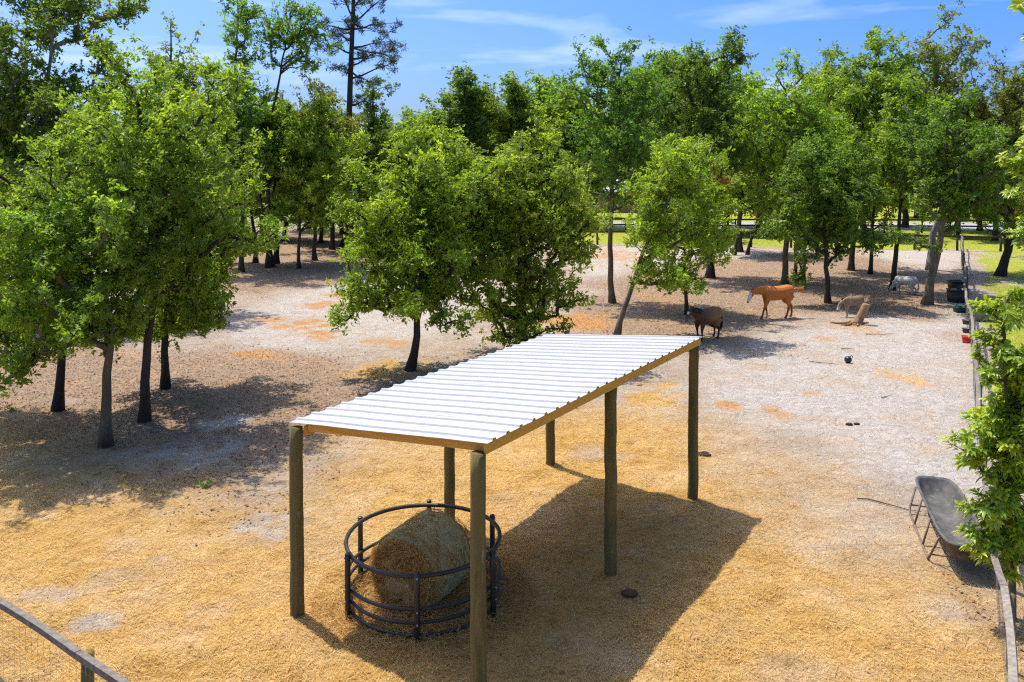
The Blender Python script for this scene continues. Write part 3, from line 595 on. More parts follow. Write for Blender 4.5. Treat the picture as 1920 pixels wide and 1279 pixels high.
px_tree('leaning_oak_tree', 'thick leaning trunk between the white pony and the black tubs', (1738, 571), [(1780, 340, 85, 70), (1745, 395, 50, 35), (1825, 390, 48, 50), (1760, 250, 60, 65), (1830, 320, 50, 60), (1720, 450, 25, 35)], [(1752, 500), (1766, 430), (1775, 370), (1770, 260)], r0=0.27, n=210, nl=130, rc=0.5, size=0.13, seed=21, leaf='leaf_dark', bark='bark_pale')
px_tree('oak_tree', 'tall sparse topped tree behind the leaning trunk', (1746, 507), [(1775, 150, 62, 80), (1800, 80, 38, 30), (1740, 130, 30, 40), (1780, 240, 60, 60)], [(1750, 440), (1790, 300), (1795, 220), (1770, 120)], r0=0.30, n=170, nl=75, rc=0.62, size=0.15, seed=22, leaf='leaf_olive', bark='bark_grey', shell=0.7)
px_tree('leaning_oak_tree', 'leaning tree on the grass outside the side fence', (1873, 517), [(1885, 380, 65, 60), (1870, 280, 65, 75), (1840, 220, 45, 50), (1905, 230, 45, 70), (1935, 330, 55, 80)], [(1885, 475), (1900, 430), (1890, 350), (1880, 250)], r0=0.33, n=220, nl=120, rc=0.62, size=0.15, seed=23, leaf='leaf_olive')
px_tree('oak_tree', 'wispy topped tree against the sky above the leaning tree outside the fence', (1890, 470), [(1880, 135, 38, 28), (1860, 200, 40, 40), (1900, 250, 50, 60)], None, depth=58, r0=0.22, n=70, nl=60, rc=0.7, size=0.16, seed=24, leaf='leaf_olive', shell=0.8)
# --- left background
GROW = 1.4
px_tree('oak_tree', 'tall dark tree rising out of the frame behind the near oaks', (90, 600), [(120, 30, 75, 75), (60, 180, 90, 110), (190, 180, 45, 75), (110, 310, 110, 90), (30, 60, 40, 20), (10, 300, 70, 100), (190, 20, 50, 40)], [(95, 400), (85, 200), (100, 60), (110, -40)], depth=36, r0=0.22, n=420, nl=130, rc=0.62, size=0.15, seed=30, leaf='leaf_dark', bark='bark_grey', shell=0.65)
px_tree('oak_tree', 'tree with small pointed top poking above the tallest near oak', (320, 500), [(320, 62, 20, 26), (310, 130, 45, 60), (350, 170, 60, 60), (300, 260, 80, 80)], None, depth=38, r0=0.18, n=120, nl=110, rc=0.5, size=0.14, seed=31, leaf='leaf_oak')
px_tree('slender_oak_tree', 'narrow dark column shaped tree touching the top of the picture', (450, 480), [(455, 40, 28, 60), (462, 110, 30, 40), (440, 200, 45, 70), (450, 290, 60, 60)], [(450, 300), (440, 130), (447, -30)], depth=50, r0=0.2, n=150, nl=110, rc=0.55, size=0.16, seed=32, leaf='leaf_dark', shell=0.6)
px_tree('slender_oak_tree', 'sparse tree with slanting bare stem left of the pine', (500, 480), [(570, 45, 28, 42), (535, 75, 40, 22), (590, 85, 25, 16), (520, 45, 25, 30), (545, 10, 20, 20), (560, 115, 35, 14)], [(503, 300), (517, 190), (530, 120), (548, 20)], depth=52, r0=0.2, n=75, nl=80, rc=0.62, size=0.17, seed=33, leaf='leaf_dark', shell=0.8)
px_tree('cedar_tree', 'rounded olive brown bushy tree below the pine', (590, 470), [(590, 190, 40, 50), (570, 250, 60, 50), (610, 240, 45, 45)], None, depth=56, r0=0.2, n=120, nl=130, rc=0.6, size=0.15, seed=34, leaf='leaf_olive', flat=1.1)
px_tree('oak_tree', 'small round topped tree to the side of the pine trunk', (700, 470), [(700, 175, 32, 32), (690, 240, 55, 45), (720, 280, 50, 50)], None, depth=62, r0=0.2, n=100, nl=110, rc=0.65, size=0.17, seed=35, leaf='leaf_dark')
G3 = 'trees at the edge of the wood beyond the near oaks'
for k, (b, tr, cr, lf, rr, lb) in enumerate([
    ((478, 493), [(478, 440), (470, 400), (462, 330)], [(465, 330, 55, 60), (440, 400, 40, 50), (480, 260, 60, 60)], 'leaf_bright', 0.2, 'forked thin trunk, the first seen beyond the near oaks'),
    ((508, 500), [(500, 430), (484, 365), (478, 290)], [(490, 250, 60, 55), (520, 320, 50, 55)], 'leaf_oak', 0.26, 'trunk leaning back towards the near oaks at the wood edge'),
    ((519, 494), [(518, 440), (515, 350), (520, 280)], [(545, 270, 55, 55), (560, 360, 45, 45)], 'leaf_dark', 0.24, 'straight dark trunk next to the leaning one at the wood edge'),
    ((560, 504), [(560, 450), (560, 400), (570, 330)], [(580, 350, 55, 60), (600, 290, 60, 55), (590, 410, 50, 25)], 'leaf_bright', 0.15, 'thin stem with low crown standing alone at the wood edge'),
    ((623, 468), None, [(625, 310, 65, 65), (640, 390, 60, 35), (680, 270, 50, 45)], 'leaf_dark', 0.24, 'dark tree set back in the shade with thin trunk beside a stouter one'),
    ((643, 462), None, [(690, 330, 60, 60), (720, 280, 45, 45), (680, 400, 50, 25)], 'leaf_oak', 0.36, 'stout dark trunk deepest in the shade beyond the rounded oak')]):
    px_tree('oak_tree', lb, b, cr, tr, r0=rr, n=130, nl=130, rc=0.62, size=0.17, seed=40 + k, leaf=lf, group=G3)
# --- the tall pine
def pine():
    y = 60.0; b = at(655, 300, y); b = np.array([b[0], y, gz(b[0], y)]); rng = np.random.default_rng(5)
    e = empty('pine_tree', b); tag(e, 'tall pine with bare trunk and open tufted branches against the sky', 'tree')
    T = np.array([b, at(652, 300, y), at(657, 140, y), at(662, 30, y), at(664, -60, y)]) - b
    u = np.linspace(0, 4, 40); T = np.stack([np.interp(u, range(5), T[:, k]) for k in range(3)], 1)
    MB().tube(T, np.linspace(0.28, 0.11, 40), 9).build('trunk', M['bark'], e, True)
    mb = MB(); tips = []
    for py, px2, py2, dy in [(205, 690, 190, 1), (150, 735, 120, -1), (140, 700, 160, 1.5), (105, 620, 85, 0), (110, 735, 95, 1), (90, 745, 110, -0.5), (60, 600, 48, 1), (50, 715, 45, -1), (45, 705, 60, 1.5), (30, 640, -10, 1), (40, 720, -5, 0), (60, 640, 35, -1.5), (15, 690, -20, 1), (130, 640, 122, 1.5), (75, 630, 62, 2), (85, 720, 80, 2), (0, 620, -40, 0), (120, 700, 108, -2)]:
        i = np.argmin([abs((t + b)[2] - at(655, py, y)[2]) for t in T]); a = T[i]; c = at(px2, py2, y + dy) - b; d = c - a
        P = [a, a + d * 0.3 + [0, 0, -0.05], a + d * 0.65 + [0, 0, 0.08], c]; mb.tube(P, [0.09, 0.07, 0.045, 0.016], 5)
        for k in range(6):
            s = rng.uniform(0.3, 1.05); p = a + d * s; q = p + rng.normal(0, 1, 3) * [0.55, 0.7, 0.3] + d * 0.12 + [0, 0, 0.12]; mb.tube([p, (p + q) / 2 + [0, 0, 0.05], q], [0.025, 0.018, 0.008], 4); tips += [q]
    mb.build('limbs', M['bark'], e, True)
    tips = np.array(tips); V, Q, tn = leaf_mesh(tips, 77, 0.22, 0.30, rng, 0.9, 0.16, None, 0.3)
    m = np_mesh('crown', V, Q); add_attr(m, 'tint', tn); obj('crown', m, M['needle'], e)
pine()

# --- the wood behind: a few kinds of tree, copied
protos = []
for k, (h, w, lf, lo) in enumerate([(15, 4.2, 'leaf_oak', 0.12), (17, 3.8, 'leaf_dark', 0.16), (13, 4.6, 'leaf_bright', 0.10), (19, 3.6, 'leaf_oak', 0.2), (16, 4.4, 'leaf_olive', 0.15)]):
    rng = np.random.default_rng(900 + k); E = []
    for j in range(7):
        zz = h * rng.uniform(lo + 0.12, 0.9); ww = w * (0.45 + 0.4 * math.sin(math.pi * (zz / h) ** 1.1)); a = rng.uniform(0, 6.28); o = ww * rng.uniform(0.2, 0.65)
        E.append([math.cos(a) * o, math.sin(a) * o, zz, ww * 0.62, ww * 0.62, h * 0.13])
    E.append([0, 0, h * 0.6, w * 0.55, w * 0.55, h * 0.32]); E.append([0, 0, h * 0.9, w * 0.25, w * 0.25, h * 0.1])
    geo = tree_geo([[0, 0, 0], [0.15, 0.1, h * 0.3], [0, 0.1, h * 0.6], [0.1, 0, h * 0.9]], 0.24, E, 520, 50, 0.62, 0.29, rng, 0.55, 0.75, 0.55, 0.5, boughs=14)
    protos.append((tree_meshes(geo, (0, 0, 0)), lf, h))
def wood_tree(px, ytop, depth, k, label, group, rz=None):
    mesh, lf, h = protos[k]; p = at(px, ytop, depth); s = p[2] / (h * 1.0)
    place_tree('wood_tree', label, 'tree', mesh, (p[0], depth, gz(p[0], depth)), (M['bark'], M[lf]), group, RNG.uniform(0, 6.28) if rz is None else rz, (s * RNG.uniform(1.1, 1.4), s * RNG.uniform(1.1, 1.4), s))
GB = 'crowns of the wood above and between the paddock trees'
for px, yt, d, k, lb in [
    (765, 195, 82, 0, 'lowest crown in the dip of the skyline beside the small cloud'), (815, 185, 86, 2, 'light green crown just past the small cloud on the skyline'),
    (872, 135, 80, 1, 'crown with thin bare top sticking up above the rounded oak'), (905, 165, 90, 4, 'olive crown on the skyline above the gap of the oak pair'),
    (962, 135, 84, 3, 'flat topped crown on the skyline above the drooping oak'), (1012, 128, 92, 0, 'narrow crown on the skyline next to the flat topped one'),
    (1060, 150, 86, 2, 'crown half hidden by the tall dark tree on the skyline'), (1240, 105, 72, 1, 'dark crown on the skyline between the tall dark tree and its neighbour'),
    (1290, 88, 80, 3, 'pointed dark crown above the leaning spotted trunk'), (1360, 95, 78, 0, 'crown at the edge of the notch in the right skyline'),
    (1425, 180, 84, 2, 'low crown filling the notch in the right skyline'), (1560, 120, 80, 4, 'crown on the skyline behind the airy pale trunked tree'),
    (1700, 110, 84, 1, 'dark crown on the skyline between the two highest right hand tops'), (1840, 190, 80, 0, 'crown filling the low gap before the wispy top'),
    (250, 190, 60, 0, 'crown showing behind the tallest near oak'), (390, 200, 64, 2, 'light crown seen between the near oaks and the column shaped tree'),
    (490, 215, 72, 4, 'olive crown under the slanting bare stem'), (640, 235, 76, 0, 'crown round the foot of the pine'), (560, 230, 80, 1, 'dark crown behind the olive bushy tree'),
    (720, 245, 78, 3, 'crown just below the small round topped tree'), (1920, 215, 75, 2, 'light crown cut by the right picture edge')]:
    wood_tree(px, yt, d, k, lb, GB)
GF = 'indistinct trees filling the depth of the wood'
for i, px in enumerate(np.linspace(-60, 1080, 20)):
    wood_tree(px + RNG.uniform(-15, 15), RNG.uniform(205, 250), RNG.uniform(92, 125), i % 5, 'indistinct tree deep in the wood behind the paddock', GF)
for i, px in enumerate(np.linspace(1090, 2050, 22)):
    wood_tree(px + RNG.uniform(-15, 15), RNG.uniform(190, 235), RNG.uniform(132, 160), i % 5, 'indistinct tree in the wood beyond the far meadow', 'indistinct trees beyond the far meadow')
for px, yt, d, k, lb in [(1440, 215, 74, 1, 'dark leafy tree on the grass behind the clump of thin stems'), (1540, 205, 76, 0, 'leafy tree on the grass behind the dark low crowned tree'), (1625, 200, 72, 2, 'light leafy tree on the grass behind the midway thin stem'), (1720, 205, 98, 4, 'olive leafy tree across the lane behind the white pony'), (1800, 215, 73, 1, 'dark leafy tree on the grass behind the black tubs'), (1868, 225, 70, 0, 'leafy tree on the grass behind the leaning tree outside the fence'), (1225, 215, 78, 2, 'light leafy tree behind the leaning spotted trunk'), (1320, 215, 76, 3, 'leafy tree on the grass behind the stout black trunk')]:
    wood_tree(px, yt, d, k, lb, GB)
for px, yt, d, k, lb in [(430, 235, 66, 1, 'dark low branched tree behind the forked thin trunk'), (530, 245, 70, 0, 'leafy tree filling the gap behind the wood edge trunks'), (600, 255, 68, 2, 'light green tree behind the thin stem standing alone'), (670, 250, 72, 1, 'dark leafy tree behind the stout shaded trunk'), (735, 255, 74, 4, 'olive tree between the shaded trunks and the rounded oak'), (350, 240, 58, 3, 'leafy tree hidden behind the oak over the pale sand'), (150, 215, 56, 1, 'dark leafy tree behind the nearest oak trunk'), (20, 220, 54, 0, 'leafy tree at the picture edge behind the near oaks')]:
    wood_tree(px, yt, d, k, lb, GB)
# dark undergrowth on the forest floor
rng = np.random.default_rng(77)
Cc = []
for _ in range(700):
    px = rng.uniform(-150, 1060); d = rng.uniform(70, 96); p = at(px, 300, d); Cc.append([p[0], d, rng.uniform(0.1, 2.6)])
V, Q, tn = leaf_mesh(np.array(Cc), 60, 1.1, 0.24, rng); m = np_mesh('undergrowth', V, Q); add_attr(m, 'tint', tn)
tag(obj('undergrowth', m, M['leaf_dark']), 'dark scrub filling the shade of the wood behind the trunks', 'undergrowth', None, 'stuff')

# ------------------------------------------------------------------ the open hay shelter
YAW, SX0, SY0, SW, SL = 0.589, -3.188, 12.009, 3.336, 7.3
ZL, ZR = 2.854, 3.133
ex = np.array([math.cos(YAW), -math.sin(YAW), 0]); ey = np.array([math.sin(YAW), math.cos(YAW), 0])
shed = empty('hay_shelter', (SX0, SY0, 0), -YAW)
tag(shed, 'open pole shelter with white ribbed metal roof over the hay feeder', 'shelter')
def roof_z(x): return ZL + 0.045 + (ZR + 0.15 - ZL - 0.045) * (x + 0.15) / (SW + 0.30)
tilt = (roof_z(SW) - roof_z(0)) / SW
post_lab = {}
for j, b in enumerate((0, SL / 2, SL)):
    for i, a in enumerate((0, SW)):
        w = SX0, SY0; wx = SX0 + a * ex[0] + b * ey[0]; wy = SY0 + a * ex[1] + b * ey[1]
        top = (ZL if i == 0 else ZR) - (0.01 if i == 0 else 0.0)
        zz = np.linspace(gz(wx, wy) - 0.15, top, 14); rr = np.linspace(0.105, 0.097, 14) * (1 + RNG.normal(0, 0.012, 14))
        P = np.stack([a + RNG.normal(0, 0.004, 14) - (0.01 if i == 0 else 0), b - (0.02 if j == 0 else 0) + RNG.normal(0, 0.004, 14), zz], 1)
        MB().tube(P, rr, 18).build('post', M['treated_post'], shed, True)
# roof sheets, each with three ribs; they lie on the slope
b0, b1 = -0.03, SL + 0.11; nsheet = 8; pitch_r = (b1 - b0) / (nsheet * 3)
def rib_profile(y0, n):
    pr = [(y0 - (0.5 * pitch_r if n == 0 else 0.5 * pitch_r), 0.0)]
    return pr
prof1 = [(-0.5, 0.0), (-0.17, 0.0), (-0.13, 0.006), (-0.09, 0.031), (0.09, 0.031), (0.13, 0.006), (0.17, 0.0), (0.5, 0.0)]
for k in range(nsheet):
    prof = []
    for r in range(3):
        c = b0 + (k * 3 + r + 0.5) * pitch_r
        for u, h in prof1[(0 if r == 0 else 1):]: prof.append((c + u * pitch_r, h))
    prof = np.array(prof); prof[0, 0] -= 0.0; prof[-1, 0] -= 0.0
    xs = np.linspace(-0.15 + RNG.normal(0, 0.004), SW + 0.15 + RNG.normal(0, 0.004), 6); th = 0.004; top = []; bot = []
    for x in xs:
        zb = roof_z(x) + 0.004 * math.sin(x * 3 + k) + (0.0015 * (k % 2))
        top.append([[x, y, zb + h] for y, h in prof]); bot.append([[x, y, zb + h - th] for y, h in prof])
    top = np.array(top); bot = np.array(bot); nxs, npf = top.shape[:2]
    I = np.arange(nxs * npf).reshape(nxs, npf); o = nxs * npf
    Q = np.stack([I[:-1, :-1], I[1:, :-1], I[1:, 1:], I[:-1, 1:]], -1).reshape(-1, 4); Qb = Q[:, ::-1] + o
    ring = np.concatenate([I[0, :], I[1:, -1], I[-1, -2::-1], I[-2:0:-1, 0]]); Qs = np.array([[ring[i], ring[(i + 1) % len(ring)], ring[(i + 1) % len(ring)] + o, ring[i] + o] for i in range(len(ring))])
    MB().add(np.concatenate([top.reshape(-1, 3), bot.reshape(-1, 3)]), np.concatenate([Q, Qb, Qs])).build('roof_sheet', M['roof_metal'], shed)
mb = MB()
for x in (0.05, 0.85, 1.68, 2.5, SW - 0.02):
    for k in range(nsheet * 3):
        y = b0 + (k + 0.78) * pitch_r; z = roof_z(x); mb.tube([[x, y, z - 0.001], [x, y, z + 0.012]], [0.014, 0.010], 6)
o = mb.build('roof_screws', M['screw'], shed); tag(o, None, None, None, 'stuff')
# timber
def board(a, b, w, h, name='beam'): return MB().beam(a, b, w, h).build(name, M['pine_board'], shed, False, 0.004)
zc = lambda x: roof_z(x) - 0.006
xr = SW + 0.09
board((xr, 0.0, zc(xr) - 0.075), (xr, SL / 2 + 0.06, zc(xr) - 0.075), 0.042, 0.145)
board((xr, SL / 2 + 0.066, zc(xr) - 0.077), (xr, SL + 0.09, zc(xr) - 0.077), 0.040, 0.140)
xl = 0.13
board((xl, 0.02, zc(xl) - 0.12), (xl, SL / 2 + 0.03, zc(xl) - 0.12), 0.042, 0.145); board((xl, SL / 2 + 0.036, zc(xl) - 0.122), (xl, SL + 0.08, zc(xl) - 0.122), 0.040, 0.140)
for y in (0.075, SL * 0.25, SL / 2, SL * 0.75, SL + 0.02):
    x0, x1 = xl + 0.03, xr - 0.03
    MB().beam((x0, y, zc(x0) - 0.068), (x1, y, zc(x1) - 0.068), 0.040, 0.13).build('rafter', M['pine_board'], shed, False, 0.004)

# ------------------------------------------------------------------ ring feeder and round bale
FX, FY, FR = -1.38, 12.58, 1.21
feeder = empty('ring_feeder', (FX, FY, gz(FX, FY))); tag(feeder, 'black plastic ring feeder standing round the hay bale under the roof', 'hay feeder')
for z, r in ((0.945, 0.033), (0.45, 0.028), (0.27, 0.026), (0.09, 0.026)):
    a = np.linspace(0, 2 * np.pi, 73)[:-1]; mb = MB(); R = FR - 0.02
    rings = np.stack([np.stack([(R + r * np.cos(p)) * np.cos(a), (R + r * np.cos(p)) * np.sin(a), np.full_like(a, z) + r * np.sin(p) + 0.012 * np.sin(2 * a + z * 9)], 1) for p in np.arange(10) / 10 * 2 * np.pi], 1)
    k, n, _ = rings.shape; I = np.arange(k * n).reshape(k, n); Q = np.stack([I, np.roll(I, -1, 1), np.roll(np.roll(I, -1, 1), -1, 0), np.roll(I, -1, 0)], -1).reshape(-1, 4)
    mb.add(rings.reshape(-1, 3), Q).build('rail', M['black_poly'], feeder, True)
for k in range(6):
    a = math.radians(-88 + 60 * k); c, s = math.cos(a) * (FR + 0.035), math.sin(a) * (FR + 0.035)
    o = MB().tube([[c, s, -0.06], [c, s, 0.3], [c, s, 0.7], [c, s, 0.99], [c, s, 1.0]], [0.043, 0.043, 0.042, 0.042, 0.034], 12).build('leg', M['black_poly'], feeder, True)
    for z in (0.94, 0.46, 0.28): MB().tube([[c * 1.02, s * 1.02, z], [c * 1.045, s * 1.045, z]], 0.014, 6).build('bolt', M['screw'], o)
def bale():
    by = math.radians(27); c = np.array([-1.40, 12.62, 0.50]); rng = np.random.default_rng(3)
    e = empty('hay_bale', (c[0], c[1], 0), 0); tag(e, 'half eaten round hay bale lying inside the black ring feeder', 'hay bale')
    d = np.array([math.sin(by), math.cos(by), 0]); s = np.array([math.cos(by), -math.sin(by), 0]); u = np.array([0, 0, 1.0]); cc = np.array([0, 0, 0.55])
    nl, na = 46, 90; L = 1.05; rings = []
    for i, t in enumerate(np.linspace(-0.5, 0.5, nl)):
        a = np.arange(na) / na * 2 * np.pi
        lump = 1 + 0.05 * (fbm(np.cos(a) * 3 + 7, np.sin(a) * 3 + t * 3, 4, 3) - 0.5) + 0.05 * (fbm(a * 9, t * 30 + a * 0, 8, 2) - 0.5)
        r = 0.64 * (1 - 0.13 * max(0, (abs(t) - 0.34) / 0.16) ** 2.2) * lump
        X2 = np.cos(a) * r; Z2 = np.sin(a) * r * 0.94; Z2 = np.where(Z2 < -0.52, -0.52 + (Z2 + 0.52) * 0.2, Z2)
        X2 = X2 * (1 + 0.10 * np.clip(-Z2, 0, 1))
        rings.append(cc + d * t * L + s * X2[:, None] + u * Z2[:, None])
    mb = MB(); mb.loft(rings, False); ob = mb.build('bale_body', M['hay_bale'], e, True)
    for sgn in (-1, 1):                                     # ragged ends, pulled about by the animals
        base = rings[0] if sgn < 0 else rings[-1]; cen = base.mean(0); R = [base]
        for f in (0.85, 0.68, 0.5, 0.3, 0.12):
            p = cen + (base - cen) * f; a = np.arange(na) / na * 2 * np.pi
            bulge = sgn * (0.03 + 0.06 * (1 - f) * (sgn < 0)) + 0.14 * (fbm(np.cos(a) * f * 4 + 3, np.sin(a) * f * 4, 12, 4) - 0.5)
            low = np.clip((cen[2] - p[:, 2]) / 0.5, 0, 1) * (0.05 if sgn < 0 else 0.0)
            R.append(p + d * bulge[:, None] - d * low[:, None] if sgn < 0 else p + d * bulge[:, None])
        if sgn > 0: R = [r for r in R]
        m2 = MB(); RR = np.array(R if sgn > 0 else [r[::-1] for r in R]); k, n, _ = RR.shape; I = np.arange(k * n).reshape(k, n)
        Q = np.stack([I[:-1], np.roll(I[:-1], -1, 1), np.roll(I[1:], -1, 1), I[1:]], -1).reshape(-1, 4); V = np.concatenate([RR.reshape(-1, 3), [RR[-1].mean(0)]])
        m2.add(V, Q, [[(k - 1) * n + q, (k - 1) * n + (q + 1) % n, k * n] for q in range(n)]).build('bale_end', M['bale_face'], e, True)
    # loose stalks: wound round the body and hanging from the near end
    n = 3500; a = rng.uniform(-0.4, np.pi + 0.4, n); t = rng.uniform(-0.5, 0.5, n); r = 0.632
    P = cc + d * (t * L)[:, None] + s * (np.cos(a) * r)[:, None] + u * (np.sin(a) * r * 0.94)[:, None]
    tang = s * (-np.sin(a))[:, None] + u * np.cos(a)[:, None]
    yaw = rng.normal(0, 0.5, n); D = tang * np.cos(yaw)[:, None] + d * np.sin(yaw)[:, None] + (s * np.cos(a)[:, None] + u * np.sin(a)[:, None]) * rng.normal(0.02, 0.06, n)[:, None]
    n2_ = 6500; q = np.sqrt(rng.uniform(0, 1, n2_)) * 0.57; b = rng.uniform(0, 2 * np.pi, n2_)
    P2 = cc - d * (L * 0.5 + 0.02 + rng.uniform(0, 0.06, n2_))[:, None] + s * (np.cos(b) * q)[:, None] + u * (np.maximum(np.sin(b) * q * 0.94, -0.52))[:, None]
    D2 = rng.normal(0, 0.6, (n2_, 3)) * [1, 1, 1] + s * (-np.sin(b))[:, None] * 1.2 + u * np.cos(b)[:, None] * 1.2
    n3 = 14000; aa = rng.uniform(0, 2 * np.pi, n3); q3 = 0.3 + 1.45 * rng.uniform(0, 1, n3) ** 0.9
    P3 = np.stack([FX - c[0] + np.cos(aa) * q3, FY - c[1] + np.sin(aa) * q3, rng.uniform(0.0, 0.16, n3) * np.clip(1.6 - q3, 0.1, 1) + 0.03], 1); D3 = rng.normal(0, 1, (n3, 3)) * [1, 1, 0.25]
    P = np.concatenate([P, P2, P3]); D = np.concatenate([D, D2, D3]); D /= np.linalg.norm(D, axis=1)[:, None]; N = len(P)
    Ls = rng.uniform(0.06, 0.24, N)[:, None]; sd = np.cross(D, rng.normal(0, 1, (N, 3))); sd /= np.linalg.norm(sd, axis=1)[:, None]; W = rng.uniform(0.003, 0.007, N)[:, None]
    mid = P + rng.normal(0, 0.012, (N, 3))
    V = np.stack([P - D * Ls / 2 - sd * W / 2, mid - sd * W / 2, mid + sd * W / 2, P + D * Ls / 2 + sd * W / 2, P + D * Ls / 2 - sd * W / 2, P - D * Ls / 2 + sd * W / 2], 1).reshape(-1, 3)
    k = np.arange(N)[:, None] * 6; m = np_mesh('loose_hay', V, np.concatenate([k + [[0, 1, 2, 5]], k + [[1, 4, 3, 2]]])); add_attr(m, 'tint', np.repeat(rng.uniform(0, 0.8, N), 6))
    o = obj('loose_hay', m, M['straw'], e); o['kind'] = 'stuff'
bale()

# ------------------------------------------------------------------ fences
def fence(name, label, pts_fn, s0, s1, step, side, rail_mat, post_mat, rail_w=0.14, rail_t=0.04, h=1.12, warp=0.05, mesh=True, post_r=0.055, flat=True, rails=(1.0,), seed=1, gap=0.0):
    rng = np.random.default_rng(seed); S = np.arange(s0, s1 + 0.01, step); p0 = pts_fn(s0); e = empty(name, (p0[0], p0[1], 0)); tag(e, label, 'fence'); o3 = np.array([p0[0], p0[1], 0])
    W = []
    for s in S:
        p = pts_fn(s); t = pts_fn(s + 0.1) - p; t /= np.linalg.norm(t); nn = np.array([-t[1], t[0]]) * side
        q = p + nn * (post_r + 0.03); lean = rng.normal(0, 0.025, 2); zt = h - 0.03 + rng.normal(0, 0.02); g = gz(*p)
        b = np.array([q[0], q[1], g - 0.2]) - o3; tp = np.array([q[0] + lean[0], q[1] + lean[1], zt + g]) - o3
        MB().tube([b, b * 0.5 + tp * 0.5 + np.append(rng.normal(0, 0.008, 2), 0), tp], [post_r * 1.05, post_r, post_r * 0.95], 10).build('post', post_mat, e, True)
        W.append(np.array([p[0] + lean[0] * 0.8, p[1] + lean[1] * 0.8, h * 1.0 + g + rng.normal(0, 0.015)]) - o3)
    for rh in rails:
        for a, b in zip(W[:-1], W[1:]):
            k = 7; u = np.linspace(0, 1, k); P = a + (b - a) * u[:, None]; P[:, 2] = P[:, 2] - (1 - rh) * h
            bow = np.sin(np.pi * u); t = (b - a) / np.linalg.norm(b - a); sd = np.cross(t, [0, 0, 1]); sd /= np.linalg.norm(sd)
            P = P + sd * (bow * rng.normal(0, warp))[:, None]; P[:, 2] -= bow * abs(rng.normal(0, warp * 0.5))
            tw = rng.normal(0, 0.22) * bow + rng.normal(0, 0.05); hw, ht = (rail_w / 2, rail_t / 2) if flat else (rail_t / 2, rail_w / 2)
            rings = []
            for pp, w in zip(P, tw):
                c, s_ = math.cos(w), math.sin(w); A = sd * c + np.array([0, 0, 1]) * s_; B = -sd * s_ + np.array([0, 0, 1]) * c
                rings.append([pp + A * hw * x + B * ht * y for x, y in ((-1, -1), (1, -1), (1, 1), (-1, 1))])
            rings = np.array(rings); rings[0] += t * 0.006; rings[-1] -= t * 0.006
            MB().loft(rings).build('rail', rail_mat, e)
    if mesh:
        mb = MB(); tot = s1 - s0; zz = [0.06, 0.16, 0.27, 0.39, 0.53, 0.68, 0.84, 1.0]
        for z in zz:
            P = np.array([np.append(pts_fn(s), min(z, h - 0.03) + 0.01 * math.sin(s * 3)) - o3 for s in np.arange(s0, s1 + 0.01, 0.6)]); mb.tube(P, 0.0018, 3, False)
        A = []
        for s in np.arange(s0, s1, 0.15):
            p = pts_fn(s); A.append([np.append(p, 0.0) - o3, np.append(p, 0.5) - o3 + [0.004, 0, 0], np.append(p, h - 0.05) - o3])
        V, Q = tubes_vec(np.array(A), np.full((len(A), 3), 0.0015), 3); mb.add(V, Q)
        mb.build('wire_mesh', M['wire'], e)
    return e
def right_line(s): y = 8.6 + s * 0.88; return np.array([fence_x(y) + 0.05 * math.sin(s * 0.35) + 0.02 * math.sin(s * 1.3), y])
fence('board_topped_wire_fence', 'side fence of warped grey top boards and wire beside the feed trough', right_line, 0, 62.4, 2.4, -1, M['weathered'], M['fence_post'], rail_w=0.09, warp=0.03, seed=4)
def front_line(s): return np.array([-9.2 + 0.823 * s, 12.08 - 0.567 * s])
fence('board_topped_wire_fence', 'near corner fence with bleached bowed top board and round green post', front_line, 0.31, 9.91, 2.4, 1, M['weathered'], M['treated_post'], rail_w=0.08, rail_t=0.075, warp=0.02, post_r=0.075, h=1.12, seed=9)
def back_line(s): return np.array([-14 + s, 66.5 - (-14 + s - 9) * 0.17 - 0.3])
fence('rail_fence', 'dark single rail fence closing the far end of the paddock', back_line, 0, 51, 3.0, 1, M['dark_rail'], M['dark_rail'], flat=False, warp=0.03, mesh=False, post_r=0.09, rail_w=0.16, seed=5)
def lane_line(s): return np.array([4 + s, 79.0 - s * 0.05])
fence('rail_fence', 'dark two rail fence along the pale lane beyond the far fence', lane_line, 0, 56, 3.5, 1, M['dark_rail'], M['dark_rail'], flat=False, warp=0.03, mesh=False, post_r=0.08, rail_w=0.15, rails=(1.0, 0.55), seed=6, h=1.25)
def meadow_line(s): return np.array([40 + s, 108.0 - s * 0.03])
fence('rail_fence', 'dark close posted fence on the bright meadow across the lane', meadow_line, 0, 36, 0.9, 1, M['dark_rail'], M['dark_rail'], flat=False, warp=0.01, mesh=False, post_r=0.06, rail_w=0.12, seed=7, h=1.25)

